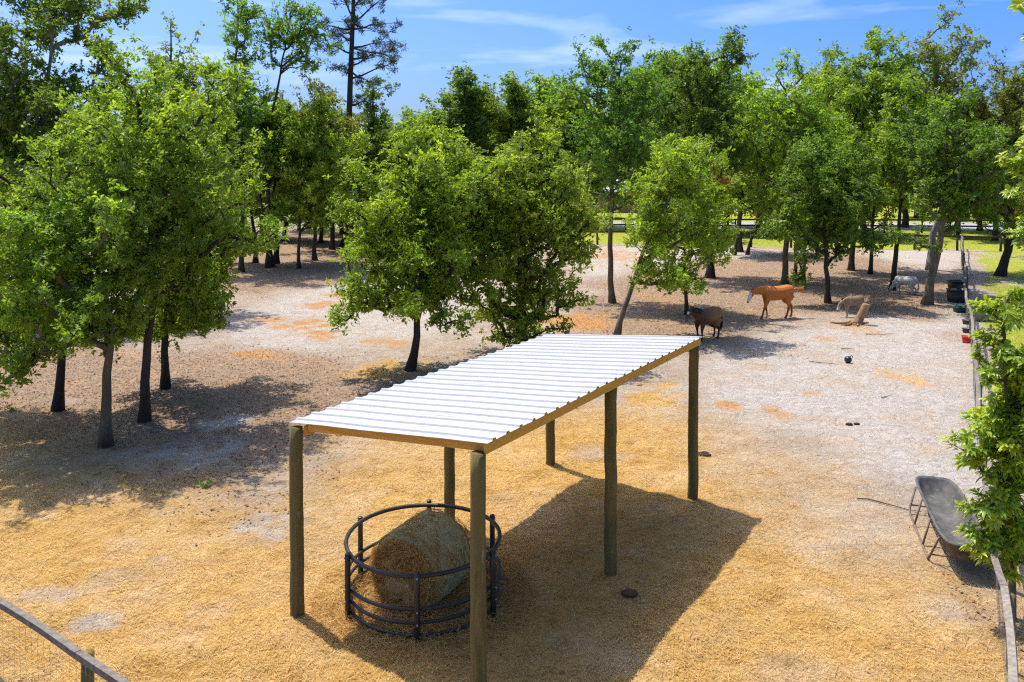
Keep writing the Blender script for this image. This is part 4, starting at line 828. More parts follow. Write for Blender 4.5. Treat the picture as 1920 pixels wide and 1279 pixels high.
# ------------------------------------------------------------------ feed trough
def trough():
    near = np.array([6.98, 13.08]); far = np.array([7.92, 16.08]); d = (far - near) / np.linalg.norm(far - near); s = np.array([d[1], -d[0]])
    c = (near + far) / 2 + s * 0.42; e = empty('feed_trough', (c[0], c[1], gz(*c)), -math.atan2(d[0], d[1])); tag(e, 'long dusty dark plastic feed trough on a bent tube stand', 'trough')
    def ring(L, W, z, n=40, p=5.0):
        a = np.arange(n) / n * 2 * np.pi; ca, sa = np.cos(a), np.sin(a)
        return np.stack([W / 2 * np.sign(ca) * np.abs(ca) ** (2 / p), L / 2 * np.sign(sa) * np.abs(sa) ** (2 / p), np.full(n, z)], 1)
    zt = 0.57
    R = [ring(2.66, 0.42, zt - 0.34, p=4), ring(2.76, 0.50, zt - 0.32, p=4), ring(2.98, 0.68, zt - 0.03), ring(3.08, 0.76, zt - 0.03), ring(3.10, 0.78, zt - 0.01), ring(3.08, 0.76, zt + 0.008), ring(3.00, 0.69, zt + 0.008), ring(2.96, 0.655, zt - 0.03), ring(2.72, 0.47, zt - 0.28, p=4), ring(2.55, 0.34, zt - 0.305, p=4), ring(1.2, 0.1, zt - 0.325, p=4)]
    MB().loft(R).build('basin', M['trough'], e, True)
    for sx in (-1, 1):
        x0 = sx * 0.50; xi = sx * 0.37; zb = 0.02
        P = [[xi, -1.12, zt - 0.08], [x0 * 0.97, -1.02, 0.12], [x0, -0.92, zb + 0.005], [x0, -0.5, zb], [x0, 0.5, zb], [x0, 0.92, zb + 0.005], [x0 * 0.97, 1.02, 0.12], [xi, 1.12, zt - 0.08]]
        MB().tube(P, 0.02, 8).build('stand_rail', M['rust_tube'], e, True)
        for y in (-0.42, 0.42): MB().tube([[x0, y, zb], [sx * 0.36, y + 0.12, zt - 0.1]], 0.018, 8).build('stand_leg', M['rust_tube'], e, True)
    for y in (-1.04, 1.04): MB().tube([[-0.47, y, 0.15], [0.47, y, 0.15]], 0.016, 8).build('stand_bar', M['rust_tube'], e, True)
trough()

# ------------------------------------------------------------------ tubs, buckets, ball, stump
def tub(name, label, cat, loc, rx, ry, h, mat, rz=0, flare=1.12, lip=0.03, p=3.0, wall=0.02, fill=None):
    e = empty(name, (loc[0], loc[1], gz(loc[0], loc[1]) if len(loc) < 3 else loc[2]), rz); tag(e, label, cat); n = 32; a = np.arange(n) / n * 2 * np.pi; ca, sa = np.cos(a), np.sin(a)
    def ring(f, z, ins=0): return np.stack([(rx * f - ins) * np.sign(ca) * np.abs(ca) ** (2 / p), (ry * f - ins) * np.sign(sa) * np.abs(sa) ** (2 / p), np.full(n, z)], 1)
    R = [ring(1, 0.0), ring(1 + (flare - 1) * 0.45, h * 0.45), ring(1 + (flare - 1) * 0.47, h * 0.5, -0.012), ring(1 + (flare - 1) * 0.55, h * 0.55), ring(flare, h - lip), ring(flare, h - lip, -lip), ring(flare, h, -lip), ring(flare, h, wall), ring(1, wall, wall)]
    MB().loft(R).build('body', mat, e, True)
    return e
p = gp(1795, 566); tub('stock_tank', 'black oval water tub standing against the side fence', 'tub', p[:2], 0.42, 0.30, 0.62, M['dark_plastic'], 0.1)
p = gp(1795, 548); tub('stock_tank', 'second black tub just behind the other along the fence', 'tub', p[:2], 0.42, 0.30, 0.60, M['black_poly'], 0.2)
p = gp(1800, 585); tub('feed_tub', 'low dark green tub on the sand by the side fence', 'tub', p[:2], 0.25, 0.22, 0.24, M['green_plastic'])
p = gp(1836, 600); e = tub('storage_bin', 'boxy grey lidded bin standing on the grass outside the fence', 'bin', p[:2], 0.34, 0.30, 0.72, M['grey_plastic'], -0.45, 1.06, 0.03, 8.0)
MB().box((0, 0, 0.755), (0.80, 0.72, 0.06), None, 0.95).build('lid', M['grey_plastic'], e, False, 0.015)
for k in (-0.2, 0.0, 0.2): MB().box((k, -0.335, 0.36), (0.05, 0.03, 0.5)).build('rib', M['grey_plastic'], e, False, 0.008)
def hung_feeder(px, py, z, label, rx, h, mat, name='hanging_feeder', cat='feeder', bail=True):
    q = gp(px, py, z); y = q[1]; x = right_line((y - 8.6) / 0.88)[0] - rx - 0.09
    e = tub(name, label, cat, (x, y, z), rx, rx * 0.9, h, mat, -0.5, 1.2, 0.015, 2.6, 0.01)
    if bail: MB().tube([[rx * 0.2, -rx * 0.9, h], [rx * 0.9, -rx * 0.5, h + 0.05], [rx * 1.6, 0, h + 0.07], [rx * 0.9, rx * 0.5, h + 0.05], [rx * 0.2, rx * 0.9, h]], 0.006, 6).build('bail', M['wire'], e, True)
hung_feeder(1808, 608, 0.70, 'small dark feeder hooked on the side fence, the one farther along', 0.10, 0.16, M['dark_plastic'])
hung_feeder(1809, 624, 0.70, 'small dark feeder hooked on the side fence next to the red bucket', 0.10, 0.16, M['dark_plastic'])
hung_feeder(1816, 643, 0.62, 'bright red bucket hanging on the side fence', 0.125, 0.24, M['red_plastic'], 'hanging_bucket', 'bucket')
def ball():
    p = gp(1590, 681); r = 0.12; e = empty('play_ball', (p[0], p[1], gz(p[0], p[1]))); tag(e, 'dark navy blue play ball lying on the open sand', 'ball')
    R = []; n = 20
    for t in np.linspace(-1.45, 1.45, 11): a = np.arange(n) / n * 2 * np.pi; R.append(np.stack([r * math.cos(t) * np.cos(a), r * math.cos(t) * np.sin(a), np.full(n, r * 0.97 + r * math.sin(t))], 1))
    MB().loft(R).build('body', M['navy_plastic'], e, True)
    MB().tube([[0.06, -0.02, 0.22], [0.09, -0.05, 0.26], [0.13, -0.06, 0.23], [0.11, -0.05, 0.17]], 0.014, 8).build('handle', M['navy_plastic'], e, True)
ball()
def stump():
    p = gp(1606, 609); e = empty('tree_stump', (p[0], p[1], gz(p[0], p[1]))); tag(e, 'tan barkless stump leaning over with broken roots on the sand', 'stump')
    t = NT('dead_wood'); c = t.coords(); f = t.noise(t.mapped(c, (1, 1, 0.2)), 14, 6, 0.7); col = t.mix(t.ramp(f, [(0.35, 0.0), (0.65, 1.0)]), (0.40, 0.265, 0.135), (0.17, 0.105, 0.055)); mat = t.done(t.surf(col, 0.9, t.bump(f, 0.9, 0.03), 0.15))
    rng = np.random.default_rng(4); n = 20; R = []
    for k, z in enumerate(np.linspace(-0.1, 0.84, 14)):
        a = np.arange(n) / n * 2 * np.pi; r = (0.155 + 0.16 * math.exp(-max(z, 0) / 0.12)) * (1 + 0.22 * (fbm(np.cos(a) * 2 + 5, np.sin(a) * 2 + z * 0.6, 6, 3) - 0.5) + 0.06 * np.sin(5 * a))
        R.append(np.stack([r * np.cos(a) + z * 0.48, r * np.sin(a) * 0.9 - z * 0.05, np.full(n, z) - 0.25 * r * np.cos(a)], 1))
    R.append(R[-1].mean(0) + (R[-1] - R[-1].mean(0)) * 0.8 + [0.01, 0, 0.03]); MB().loft(R).build('stem', mat, e, True)
    for a, L in ((2.9, 1.05), (3.5, 0.8), (4.4, 0.5), (0.3, 0.6), (1.5, 0.5)):
        P = [[0.16 * math.cos(a), 0.16 * math.sin(a), 0.12], [0.35 * L * math.cos(a), 0.35 * L * math.sin(a), 0.06], [0.7 * L * math.cos(a + 0.1), 0.7 * L * math.sin(a + 0.1), 0.04], [L * math.cos(a - 0.05), L * math.sin(a - 0.05), 0.05]]
        MB().tube(P, [0.10, 0.06, 0.045, 0.02], 8).build('root', mat, e, True)
stump()
# fallen sticks on the sand
for k, (px, py, L, a, lb) in enumerate([(1662, 745, 0.5, 0.5, 'thin curved fallen stick just above the feed trough'), (1545, 682, 0.9, -0.35, 'straight fallen stick on the sand near the navy ball'), (1650, 628, 1.1, 0.05, 'dark fallen stick lying just past the stump'), (1668, 948, 1.1, -0.6, 'crooked fallen stick beside the trough stand'), (1590, 655, 0.5, 0.1, 'short stick lying between the ball and the stump'), (640, 622, 0.8, 0.25, 'fallen stick on pale sand by an orange patch')]):
    p = gp(px, py); rng = np.random.default_rng(k); u = np.linspace(-0.5, 0.5, 6); P = np.stack([u * L * math.cos(a), u * L * math.sin(a), 0.02 + rng.uniform(0, 0.02, 6)], 1); P[:, :2] += rng.normal(0, 0.025 * L, (6, 2))
    o = MB().tube(P, np.linspace(0.014, 0.006, 6), 6).build('fallen_stick', M['bark'], None, True); o.location = (p[0], p[1], gz(p[0], p[1])); tag(o, lb, 'stick', 'fallen sticks on the sand')
# dung heaps and dropped clods
for k, (px, py, r, lb) in enumerate([(1322, 851, 0.10, 'dark dung pile beside the far corner post of the shelter'), (1592, 796, 0.07, 'lone dark clod in the middle of the open sand'), (1606, 795, 0.06, 'small flat clod next to the lone dark clod'), (1180, 1118, 0.10, 'reddish dark clod in the shade of the roof')]):
    p = gp(px, py); rng = np.random.default_rng(50 + k); mb = MB()
    for j in range(1 if k else 5):
        o2 = rng.normal(0, r * 0.9, 2) if not k else (0, 0); n = 10; rr = r * (rng.uniform(0.5, 0.8) if not k else 1); R = []
        for t in np.linspace(-1.2, 1.3, 6): a = np.arange(n) / n * 2 * np.pi; w = rr * math.cos(t) * (1 + rng.normal(0, 0.04, n)); R.append(np.stack([o2[0] + w * 1.4 * np.cos(a), o2[1] + w * np.sin(a), np.full(n, rr * 0.35 + rr * 0.5 * math.sin(t))], 1))
        mb.loft(R)
    o = mb.build('dung_clod', simple('dung_%d' % k, (0.05, 0.032, 0.022) if k < 3 else (0.13, 0.06, 0.03), None, 0.95, 20, 0.5), None, True); o.location = (p[0], p[1], gz(p[0], p[1])); tag(o, lb, 'clod', 'dark clods on the ground')
for k, (px, py, lb) in enumerate([(18, 772, 'small green weed at the picture edge under the oaks'), (375, 916, 'small green weed at the edge of the oak shade')]):
    p = gp(px, py); rng = np.random.default_rng(80 + k); V, Q, tn = leaf_mesh(np.array([[0, 0, 0.08], [0.12, 0.03, 0.06], [-0.1, 0.05, 0.07]]), 24, 0.10, 0.07, rng, 0.6); m = np_mesh('weed', V, Q); add_attr(m, 'tint', tn * 0.5)
    o = obj('weed', m, M['leaf_dark']); o.location = (p[0], p[1], gz(p[0], p[1])); tag(o, lb, 'weed', 'small weeds on the paddock')

# ------------------------------------------------------------------ animals
def animal(name, label, cat, px, py, heading, height, coat, trunk, neck, head, legs, ears, tail=None, mane=None, extra=None, vox=0.022):
    p = gp(px, py); sc_ = height
    e = empty(name, (p[0], p[1], gz(p[0], p[1])), heading); tag(e, label, cat)
    mb = MB()
    def tubeE(pts, n=14):                                   # pts: x, y, z, half width, half height
        A = np.array(pts, float); k = len(A); u = np.linspace(0, k - 1, (k - 1) * 4 + 1)
        A = np.stack([np.interp(u, range(k), A[:, j]) for j in range(A.shape[1])], 1)
        for _ in range(2): B = A.copy(); B[1:-1] = (A[:-2] + 2 * A[1:-1] + A[2:]) / 4; A = B
        P = A[:, :3] * sc_; t = np.gradient(P, axis=0); t /= np.linalg.norm(t, axis=1)[:, None]
        s = np.cross(np.broadcast_to([0, 0, 1.0], t.shape), t); ln = np.linalg.norm(s, axis=1)[:, None]; s = np.where(ln > 0.05, s / (ln + 1e-9), [[0, 1, 0]])
        s = np.where((s[:, 1:2] < 0), -s, s); v = np.cross(t, s); a = np.arange(n) / n * 2 * np.pi
        R = P[:, None] + sc_ * (A[:, 3][:, None, None] * np.cos(a)[None, :, None] * s[:, None] + A[:, 4][:, None, None] * np.sin(a)[None, :, None] * v[:, None])
        mb.loft(R)
    tubeE(trunk); tubeE(neck); tubeE(head)
    for l in legs: tubeE(l, 10)
    for q in ears: tubeE(q, 8)
    tmp = bpy.data.objects.new('tmp', mb.mesh('tmp')); COL.objects.link(tmp)
    r = tmp.modifiers.new('r', 'REMESH'); r.mode = 'VOXEL'; r.voxel_size = vox * sc_ / 1.4
    s = tmp.modifiers.new('s', 'SMOOTH'); s.iterations = 3; s.factor = 0.5
    dg = bpy.context.evaluated_depsgraph_get(); me = bpy.data.meshes.new_from_object(tmp.evaluated_get(dg)); bpy.data.objects.remove(tmp)
    me.name = 'body'; me.polygons.foreach_set('use_smooth', np.ones(len(me.polygons), bool))
    co = np.zeros(len(me.vertices) * 3, np.float32); me.vertices.foreach_get('co', co); co = co.reshape(-1, 3) / sc_
    add_col(me, 'coat', coat(co)); obj('body', me, M['coat'], e)
    def hair(name, strands, col, w):
        m2 = MB()
        for st in strands: m2.tube(np.array(st) * sc_, np.linspace(w, w * 0.25, len(st)) * sc_, 5)
        mm = m2.mesh(name, True); add_col(mm, 'coat', np.tile(col, (len(mm.vertices), 1))); obj(name, mm, M['coat'], e)
    if tail: hair('tail', *tail)
    if mane: hair('mane', *mane)
    if extra: extra(e, sc_)
    return e
t = NT('animal_coat'); c = t.n('Attribute', _attribute_name='coat').outputs['Color']; f = t.noise(t.coords(), 25, 4); col = t.mix(t.ramp(f, [(0.3, 0.0), (0.8, 0.3)]), c, t.mix(1.0, c, (0.55, 0.5, 0.5), 'MULTIPLY'))
M['coat'] = t.done(t.surf(col, 0.55, t.bump(f, 0.15, 0.01), 0.35))
rng = np.random.default_rng(12)
def leg_f(dx, yy, z0=0.70): return [(0.34, yy, z0, 0.085, 0.12), (0.35 + dx * 0.15, yy, z0 - 0.14, 0.065, 0.08), (0.37 + dx * 0.5, yy, 0.34, 0.040, 0.042), (0.36 + dx * 0.75, yy, 0.24, 0.028, 0.030), (0.35 + dx, yy, 0.09, 0.031, 0.032), (0.38 + dx, yy, 0.035, 0.036, 0.042), (0.39 + dx, yy, 0.0, 0.040, 0.048)]
def leg_h(dx, yy, z0=0.74): return [(-0.38, yy, z0, 0.10, 0.17), (-0.30 + dx * 0.1, yy, z0 - 0.20, 0.085, 0.12), (-0.40 + dx * 0.4, yy, z0 - 0.31, 0.05, 0.06), (-0.46 + dx * 0.7, yy, 0.36, 0.040, 0.048), (-0.45 + dx * 0.85, yy, 0.22, 0.030, 0.032), (-0.43 + dx, yy, 0.09, 0.032, 0.033), (-0.40 + dx, yy, 0.035, 0.036, 0.042), (-0.39 + dx, yy, 0.0, 0.040, 0.048)]
TRUNK = [(-0.56, 0, 0.80, 0.05, 0.07), (-0.50, 0, 0.81, 0.13, 0.17), (-0.36, 0, 0.82, 0.175, 0.205), (-0.12, 0, 0.77, 0.185, 0.215), (0.12, 0, 0.755, 0.18, 0.225), (0.32, 0, 0.78, 0.155, 0.225), (0.44, 0, 0.78, 0.115, 0.18), (0.50, 0, 0.78, 0.05, 0.09)]
NECK = [(0.30, 0, 0.86, 0.10, 0.15), (0.45, 0, 0.86, 0.085, 0.15), (0.62, 0, 0.855, 0.068, 0.115), (0.78, 0, 0.835, 0.058, 0.088), (0.85, 0, 0.81, 0.05, 0.07)]
HEAD = [(0.80, 0, 0.835, 0.05, 0.065), (0.86, 0, 0.77, 0.062, 0.085), (0.92, 0, 0.67, 0.050, 0.068), (0.965, 0, 0.57, 0.037, 0.045), (0.985, 0, 0.525, 0.036, 0.042), (0.995, 0, 0.50, 0.022, 0.026)]
EARS = [[(0.80, s * 0.035, 0.88, 0.018, 0.022), (0.80, s * 0.045, 0.93, 0.02, 0.02), (0.815, s * 0.05, 0.98, 0.004, 0.004)] for s in (-1, 1)]
def chestnut(v):
    c = np.tile([0.52, 0.155, 0.020], (len(v), 1)); c[v[:, 2] < 0.36] = [0.27, 0.065, 0.016]; up = np.clip((v[:, 2] - 0.80) / 0.2, 0, 1)[:, None]; c = c * (1 - 0.25 * up) + np.array([0.70, 0.27, 0.045]) * 0.25 * up
    face = (v[:, 0] > 0.875 + (0.80 - v[:, 2]) * 0.12) & (v[:, 2] < 0.81) & (v[:, 0] > 0.87); c[face] = [0.72, 0.69, 0.66]; c[(v[:, 2] < 0.55) & (v[:, 0] > 0.9)] = [0.50, 0.20, 0.17]
    sock = (v[:, 2] < 0.20) & (v[:, 1] < 0); c[sock & (v[:, 0] > 0)] = [0.62, 0.40, 0.22]; c[v[:, 2] < 0.035] = [0.10, 0.06, 0.04]; return c
def tl(n, pts, sp): return [[np.array(p) + rng.normal(0, sp * (0.3 + k), 3) * [1, 1, 1] for k, p in enumerate(pts)] for _ in range(n)]
animal('horse', 'bright chestnut horse with white blazed face walking across the sand', 'horse', 1457, 597, math.pi + 0.22, 1.42, chestnut, TRUNK, NECK, HEAD,
    [leg_f(0.20, 0.09), leg_f(-0.07, -0.09), leg_h(0.17, 0.10), leg_h(-0.12, -0.10)], EARS,
    (tl(26, [(-0.53, 0, 0.87), (-0.64, 0, 0.875), (-0.76, 0, 0.86), (-0.86, 0, 0.83)], 0.014), [0.55, 0.20, 0.035], 0.022),
    (tl(1, [(0.3, 0, 1.0), (0.3, 0, 1.0)], 0.0)[:0] + [[(x, rng.normal(0, 0.01), 0.99 - (x - 0.35) * 0.15), (x + 0.01, -0.05, 0.97 - (x - 0.35) * 0.15), (x + 0.02, -0.085, 0.90 - (x - 0.35) * 0.14)] for x in np.linspace(0.36, 0.82, 26)], [0.36, 0.085, 0.018], 0.016))
PT = [(-0.62, 0, 0.78, 0.06, 0.08), (-0.54, 0, 0.79, 0.18, 0.19), (-0.36, 0, 0.79, 0.235, 0.235), (-0.1, 0, 0.73, 0.25, 0.25), (0.16, 0, 0.72, 0.24, 0.25), (0.36, 0, 0.75, 0.20, 0.24), (0.48, 0, 0.75, 0.14, 0.19), (0.54, 0, 0.75, 0.06, 0.09)]
PN = [(0.30, 0, 0.80, 0.13, 0.19), (0.50, 0, 0.88, 0.10, 0.165), (0.66, 0, 0.96, 0.08, 0.125), (0.76, 0, 1.0, 0.065, 0.085)]
PH = [(0.72, 0, 1.02, 0.055, 0.07), (0.80, 0, 0.96, 0.07, 0.095), (0.88, 0, 0.84, 0.056, 0.075), (0.94, 0, 0.73, 0.046, 0.053), (0.965, 0, 0.685, 0.044, 0.047), (0.975, 0, 0.66, 0.025, 0.03)]
PE = [[(0.72, s * 0.04, 1.06, 0.022, 0.025), (0.72, s * 0.05, 1.11, 0.024, 0.022), (0.735, s * 0.055, 1.17, 0.005, 0.005)] for s in (-1, 1)]
def bay(v):
    c = np.tile([0.23, 0.100, 0.032], (len(v), 1)); f = np.clip((0.35 - v[:, 0]) / 0.5, 0, 1)[:, None]; c = c * (0.45 + 0.55 * f) + np.array([0.05, 0.02, 0.004]) * f
    c[v[:, 2] < 0.40] = [0.022, 0.015, 0.012]; s = ((v[:, 0] - 0.88) ** 2 + (v[:, 2] - 0.93) ** 2 < 0.05 ** 2) & (np.abs(v[:, 1]) < 0.045); c[s] = [0.6, 0.58, 0.55]; m = (v[:, 2] < 0.78) & (v[:, 0] > 0.84); c[m] = [0.13, 0.085, 0.07]; return c
animal('pony', 'stout dark brown pony standing just past the roof corner', 'pony', 1326, 636, -math.pi / 2 - 0.95, 1.2, bay, PT, PN, PH,
    [leg_f(0.03, 0.12, 0.6), leg_f(-0.05, -0.12, 0.6), leg_h(0.06, 0.13, 0.66), leg_h(-0.06, -0.13, 0.66)], PE,
    (tl(22, [(-0.60, 0, 0.84), (-0.66, 0, 0.66), (-0.66, 0, 0.45), (-0.64, 0, 0.25)], 0.012), [0.02, 0.014, 0.010], 0.024),
    ([[(x, rng.normal(0, 0.01), 0.99 + (x - 0.3) * 0.22), (x, 0.09, 0.95 + (x - 0.3) * 0.22), (x + 0.02, 0.13, 0.84 + (x - 0.3) * 0.22)] for x in np.linspace(0.34, 0.72, 24)], [0.018, 0.013, 0.010], 0.022))
DN = [(0.30, 0, 0.84, 0.10, 0.15), (0.46, 0, 0.80, 0.085, 0.13), (0.60, 0, 0.74, 0.07, 0.10), (0.68, 0, 0.70, 0.06, 0.08)]
DH = [(0.64, 0, 0.74, 0.06, 0.07), (0.72, 0, 0.65, 0.075, 0.10), (0.80, 0, 0.52, 0.06, 0.078), (0.85, 0, 0.40, 0.05, 0.055), (0.865, 0, 0.355, 0.048, 0.05), (0.87, 0, 0.33, 0.025, 0.03)]
DE = [[(0.62, s * 0.045, 0.77, 0.022, 0.022), (0.55, s * 0.08, 0.86, 0.033, 0.022), (0.48, s * 0.10, 0.95, 0.006, 0.006)] for s in (-1, 1)]
def donkey(v):
    c = np.tile([0.27, 0.165, 0.085], (len(v), 1)); c[v[:, 2] < 0.62] = [0.30, 0.215, 0.14]; c[v[:, 2] < 0.45] = [0.34, 0.27, 0.20]
    h = (v[:, 0] > 0.79) & (v[:, 2] < 0.52); c[h] = [0.60, 0.55, 0.48]; c[(v[:, 0] > 0.83) & (v[:, 2] < 0.36)] = [0.05, 0.04, 0.035]; c[v[:, 2] < 0.04] = [0.06, 0.05, 0.045]
    c[(np.abs(v[:, 0] - 0.26) < 0.025) & (v[:, 2] > 0.6)] = [0.38, 0.28, 0.18]; return c
animal('donkey', 'small grey brown donkey with pale muzzle grazing beside the stump', 'donkey', 1600, 594, math.pi + 0.25, 0.92, donkey, TRUNK, DN, DH,
    [leg_f(0.05, 0.09), leg_f(-0.06, -0.09), leg_h(0.07, 0.10), leg_h(-0.06, -0.10)], DE,
    (tl(8, [(-0.54, 0, 0.86), (-0.58, 0, 0.70), (-0.59, 0, 0.5), (-0.58, 0, 0.36)], 0.006), [0.16, 0.10, 0.06], 0.022),
    ([[(x, 0, 0.98 - (x - 0.3) * 0.38), (x + 0.01, 0, 1.03 - (x - 0.3) * 0.38)] for x in np.linspace(0.32, 0.66, 22)], [0.09, 0.06, 0.04], 0.02))
GN = [(0.30, 0, 0.78, 0.12, 0.16), (0.46, 0, 0.62, 0.10, 0.14), (0.58, 0, 0.46, 0.08, 0.11), (0.64, 0, 0.36, 0.07, 0.08)]
GH = [(0.61, 0, 0.40, 0.06, 0.07), (0.68, 0, 0.31, 0.07, 0.10), (0.76, 0, 0.19, 0.055, 0.075), (0.81, 0, 0.10, 0.045, 0.05), (0.83, 0, 0.06, 0.03, 0.035)]
GE = [[(0.57, s * 0.045, 0.42, 0.02, 0.02), (0.52, s * 0.08, 0.48, 0.03, 0.02), (0.47, s * 0.09, 0.55, 0.006, 0.006)] for s in (-1, 1)]
def whitey(v):
    c = np.tile([0.50, 0.48, 0.45], (len(v), 1)); c[v[:, 2] < 0.3] = [0.40, 0.37, 0.33]; c[(v[:, 0] > 0.78) & (v[:, 2] < 0.14)] = [0.15, 0.13, 0.12]; c[v[:, 2] < 0.035] = [0.08, 0.07, 0.06]; return c
animal('pony', 'small white pony grazing with its head down among the trunks', 'pony', 1697, 552, math.pi - 0.75, 0.95, whitey, PT, GN, GH,
    [leg_f(0.05, 0.11, 0.6), leg_f(-0.04, -0.11, 0.6), leg_h(0.05, 0.12, 0.66), leg_h(-0.05, -0.12, 0.66)], GE,
    (tl(16, [(-0.60, 0, 0.84), (-0.66, 0, 0.66), (-0.66, 0, 0.45), (-0.64, 0, 0.28)], 0.010), [0.50, 0.47, 0.42], 0.024),
    ([[(x, 0, 0.95 - (x - 0.3) * 1.0), (x + 0.02, 0.05, 0.95 - (x - 0.3) * 1.0), (x + 0.02, 0.10, 0.86 - (x - 0.3) * 0.95)] for x in np.linspace(0.32, 0.62, 20)], [0.55, 0.52, 0.47], 0.022))

# ------------------------------------------------------------------ young broad leaved tree by the fence, and the overhanging branch
def young_tree(name, label, b, trunk, ells, n, rng, nleaf=12, L=0.15, leaf='leaf_young', r0=0.05, mind=0.12):
    geo = tree_geo(trunk, r0, ells, n, 2, 0.1, 0.02, rng, 0.5, mind=mind); C = sample_crown(ells, n, mind, np.random.default_rng(1), 0.5) if False else None
    (V1, Q1, T1), (V2, Q2), _ = geo; cl = V2.reshape(-1, 4, 4, 3)[:, -1].mean(1); cm = V2.reshape(-1, 4, 4, 3)[:, 2].mean(1)
    e = empty(name, b); tag(e, label, 'tree'); obj('trunk', np_mesh('trunk', V1 - b, Q1, T1, True), M['bark_pale'], e); obj('limbs', np_mesh('limbs', V2 - b, Q2, None, True), M['bark_pale'], e)
    Vs = []; Qs = []; Ts = []; k0 = 0; lim = [(p, d) for p, d in zip(cl, cl - cm)] + [(p, d) for p, d in zip(cm, cl - cm)]
    for p, d in lim:
        d = d / (np.linalg.norm(d) + 1e-6) * 0.7 + np.array([0, 0, 0.7]); d /= np.linalg.norm(d); s0 = np.cross(d, [0.3, 0.9, 0.1]); s0 /= np.linalg.norm(s0); s1 = np.cross(d, s0); tone = rng.uniform(0.15, 0.95); a0 = rng.uniform(0, 6.28)
        for j in range(nleaf):
            a = a0 + j * 2.4; tl_ = rng.uniform(0.25, 0.95); D = (s0 * math.cos(a) + s1 * math.sin(a)) * math.sin(0.5 + tl_) + d * math.cos(0.5 + tl_); side = np.cross(D, d); side /= np.linalg.norm(side) + 1e-9; nn = np.cross(side, D)
            l = L * rng.uniform(0.65, 1.25); w = l * 0.15; o = p + d * rng.uniform(-0.08, 0.08); dr = np.array([0, 0, -1.0])
            c = [o, o + D * l * 0.35 + dr * l * 0.02, o + D * l * 0.72 + dr * l * 0.13, o + D * l * 0.95 + dr * l * 0.30]
            Vs += [c[0], c[1] + side * w + nn * w * 0.4, c[1], c[1] - side * w + nn * w * 0.4, c[2] + side * w * 0.8 + nn * w * 0.3, c[2], c[2] - side * w * 0.8 + nn * w * 0.3, c[3]]
            Qs += [[k0 + 1, k0 + 4, k0 + 5, k0 + 2], [k0 + 2, k0 + 5, k0 + 6, k0 + 3]]; Ts += [[k0, k0 + 1, k0 + 2], [k0, k0 + 2, k0 + 3], [k0 + 4, k0 + 7, k0 + 5], [k0 + 5, k0 + 7, k0 + 6]]
            k0 += 8
        Vs_t = None
        tn_.extend([np.clip(tone * 0.7 + 0.3 * rng.uniform(), 0, 1)] * (nleaf * 8))
    m = np_mesh('crown', np.array(Vs) - b, Qs, Ts, True); add_attr(m, 'tint', tn_); obj('crown', m, M[leaf], e); tn_.clear()
tn_ = []
yy = 11.9
def E(px, py, rx, ry, y=yy, deep=0.8):
    rx *= 1.12; ry *= 1.15; c = at(px, py, y); return [c[0], c[1], c[2], rx / F * y, max(rx, ry * 0.5) / F * y * deep, ry / F * y]
b = np.array([at(1912, 300, yy)[0], yy, gz(at(1912, 300, yy)[0], yy)])
young_tree('young_tree', 'young bright green broadleaf tree leaning over the side fence by the trough', b, [b, at(1914, 1080, yy), at(1908, 900, yy), at(1896, 700, yy), at(1885, 560, yy)],
    [E(1885, 585, 38, 42), E(1900, 680, 48, 45), E(1850, 700, 28, 38), E(1890, 790, 60, 45), E(1835, 815, 36, 32), E(1900, 900, 55, 50), E(1850, 935, 38, 28), E(1885, 1020, 50, 42), E(1940, 780, 50, 160), E(1875, 1060, 26, 20), E(1860, 640, 30, 40), E(1850, 860, 45, 40), E(1845, 1000, 36, 40), E(1900, 830, 50, 80), E(1880, 960, 50, 60)], 640, np.random.default_rng(21))
yb = 13.5; b = np.array([at(2075, 300, yb)[0], yb, 0.0])
young_tree('young_tree', 'tall leafy tree beyond the right edge with only branch tips showing', b, [b, at(2060, 700, yb), at(2030, 300, yb), at(2010, -60, yb)],
    [E(1948, 330, 55, 70, yb), E(1955, 440, 60, 60, yb), E(1950, 10, 55, 22, yb), E(1955, 65, 50, 16, yb), E(1990, 200, 70, 80, yb), E(1960, 560, 50, 80, yb)], 260, np.random.default_rng(22))

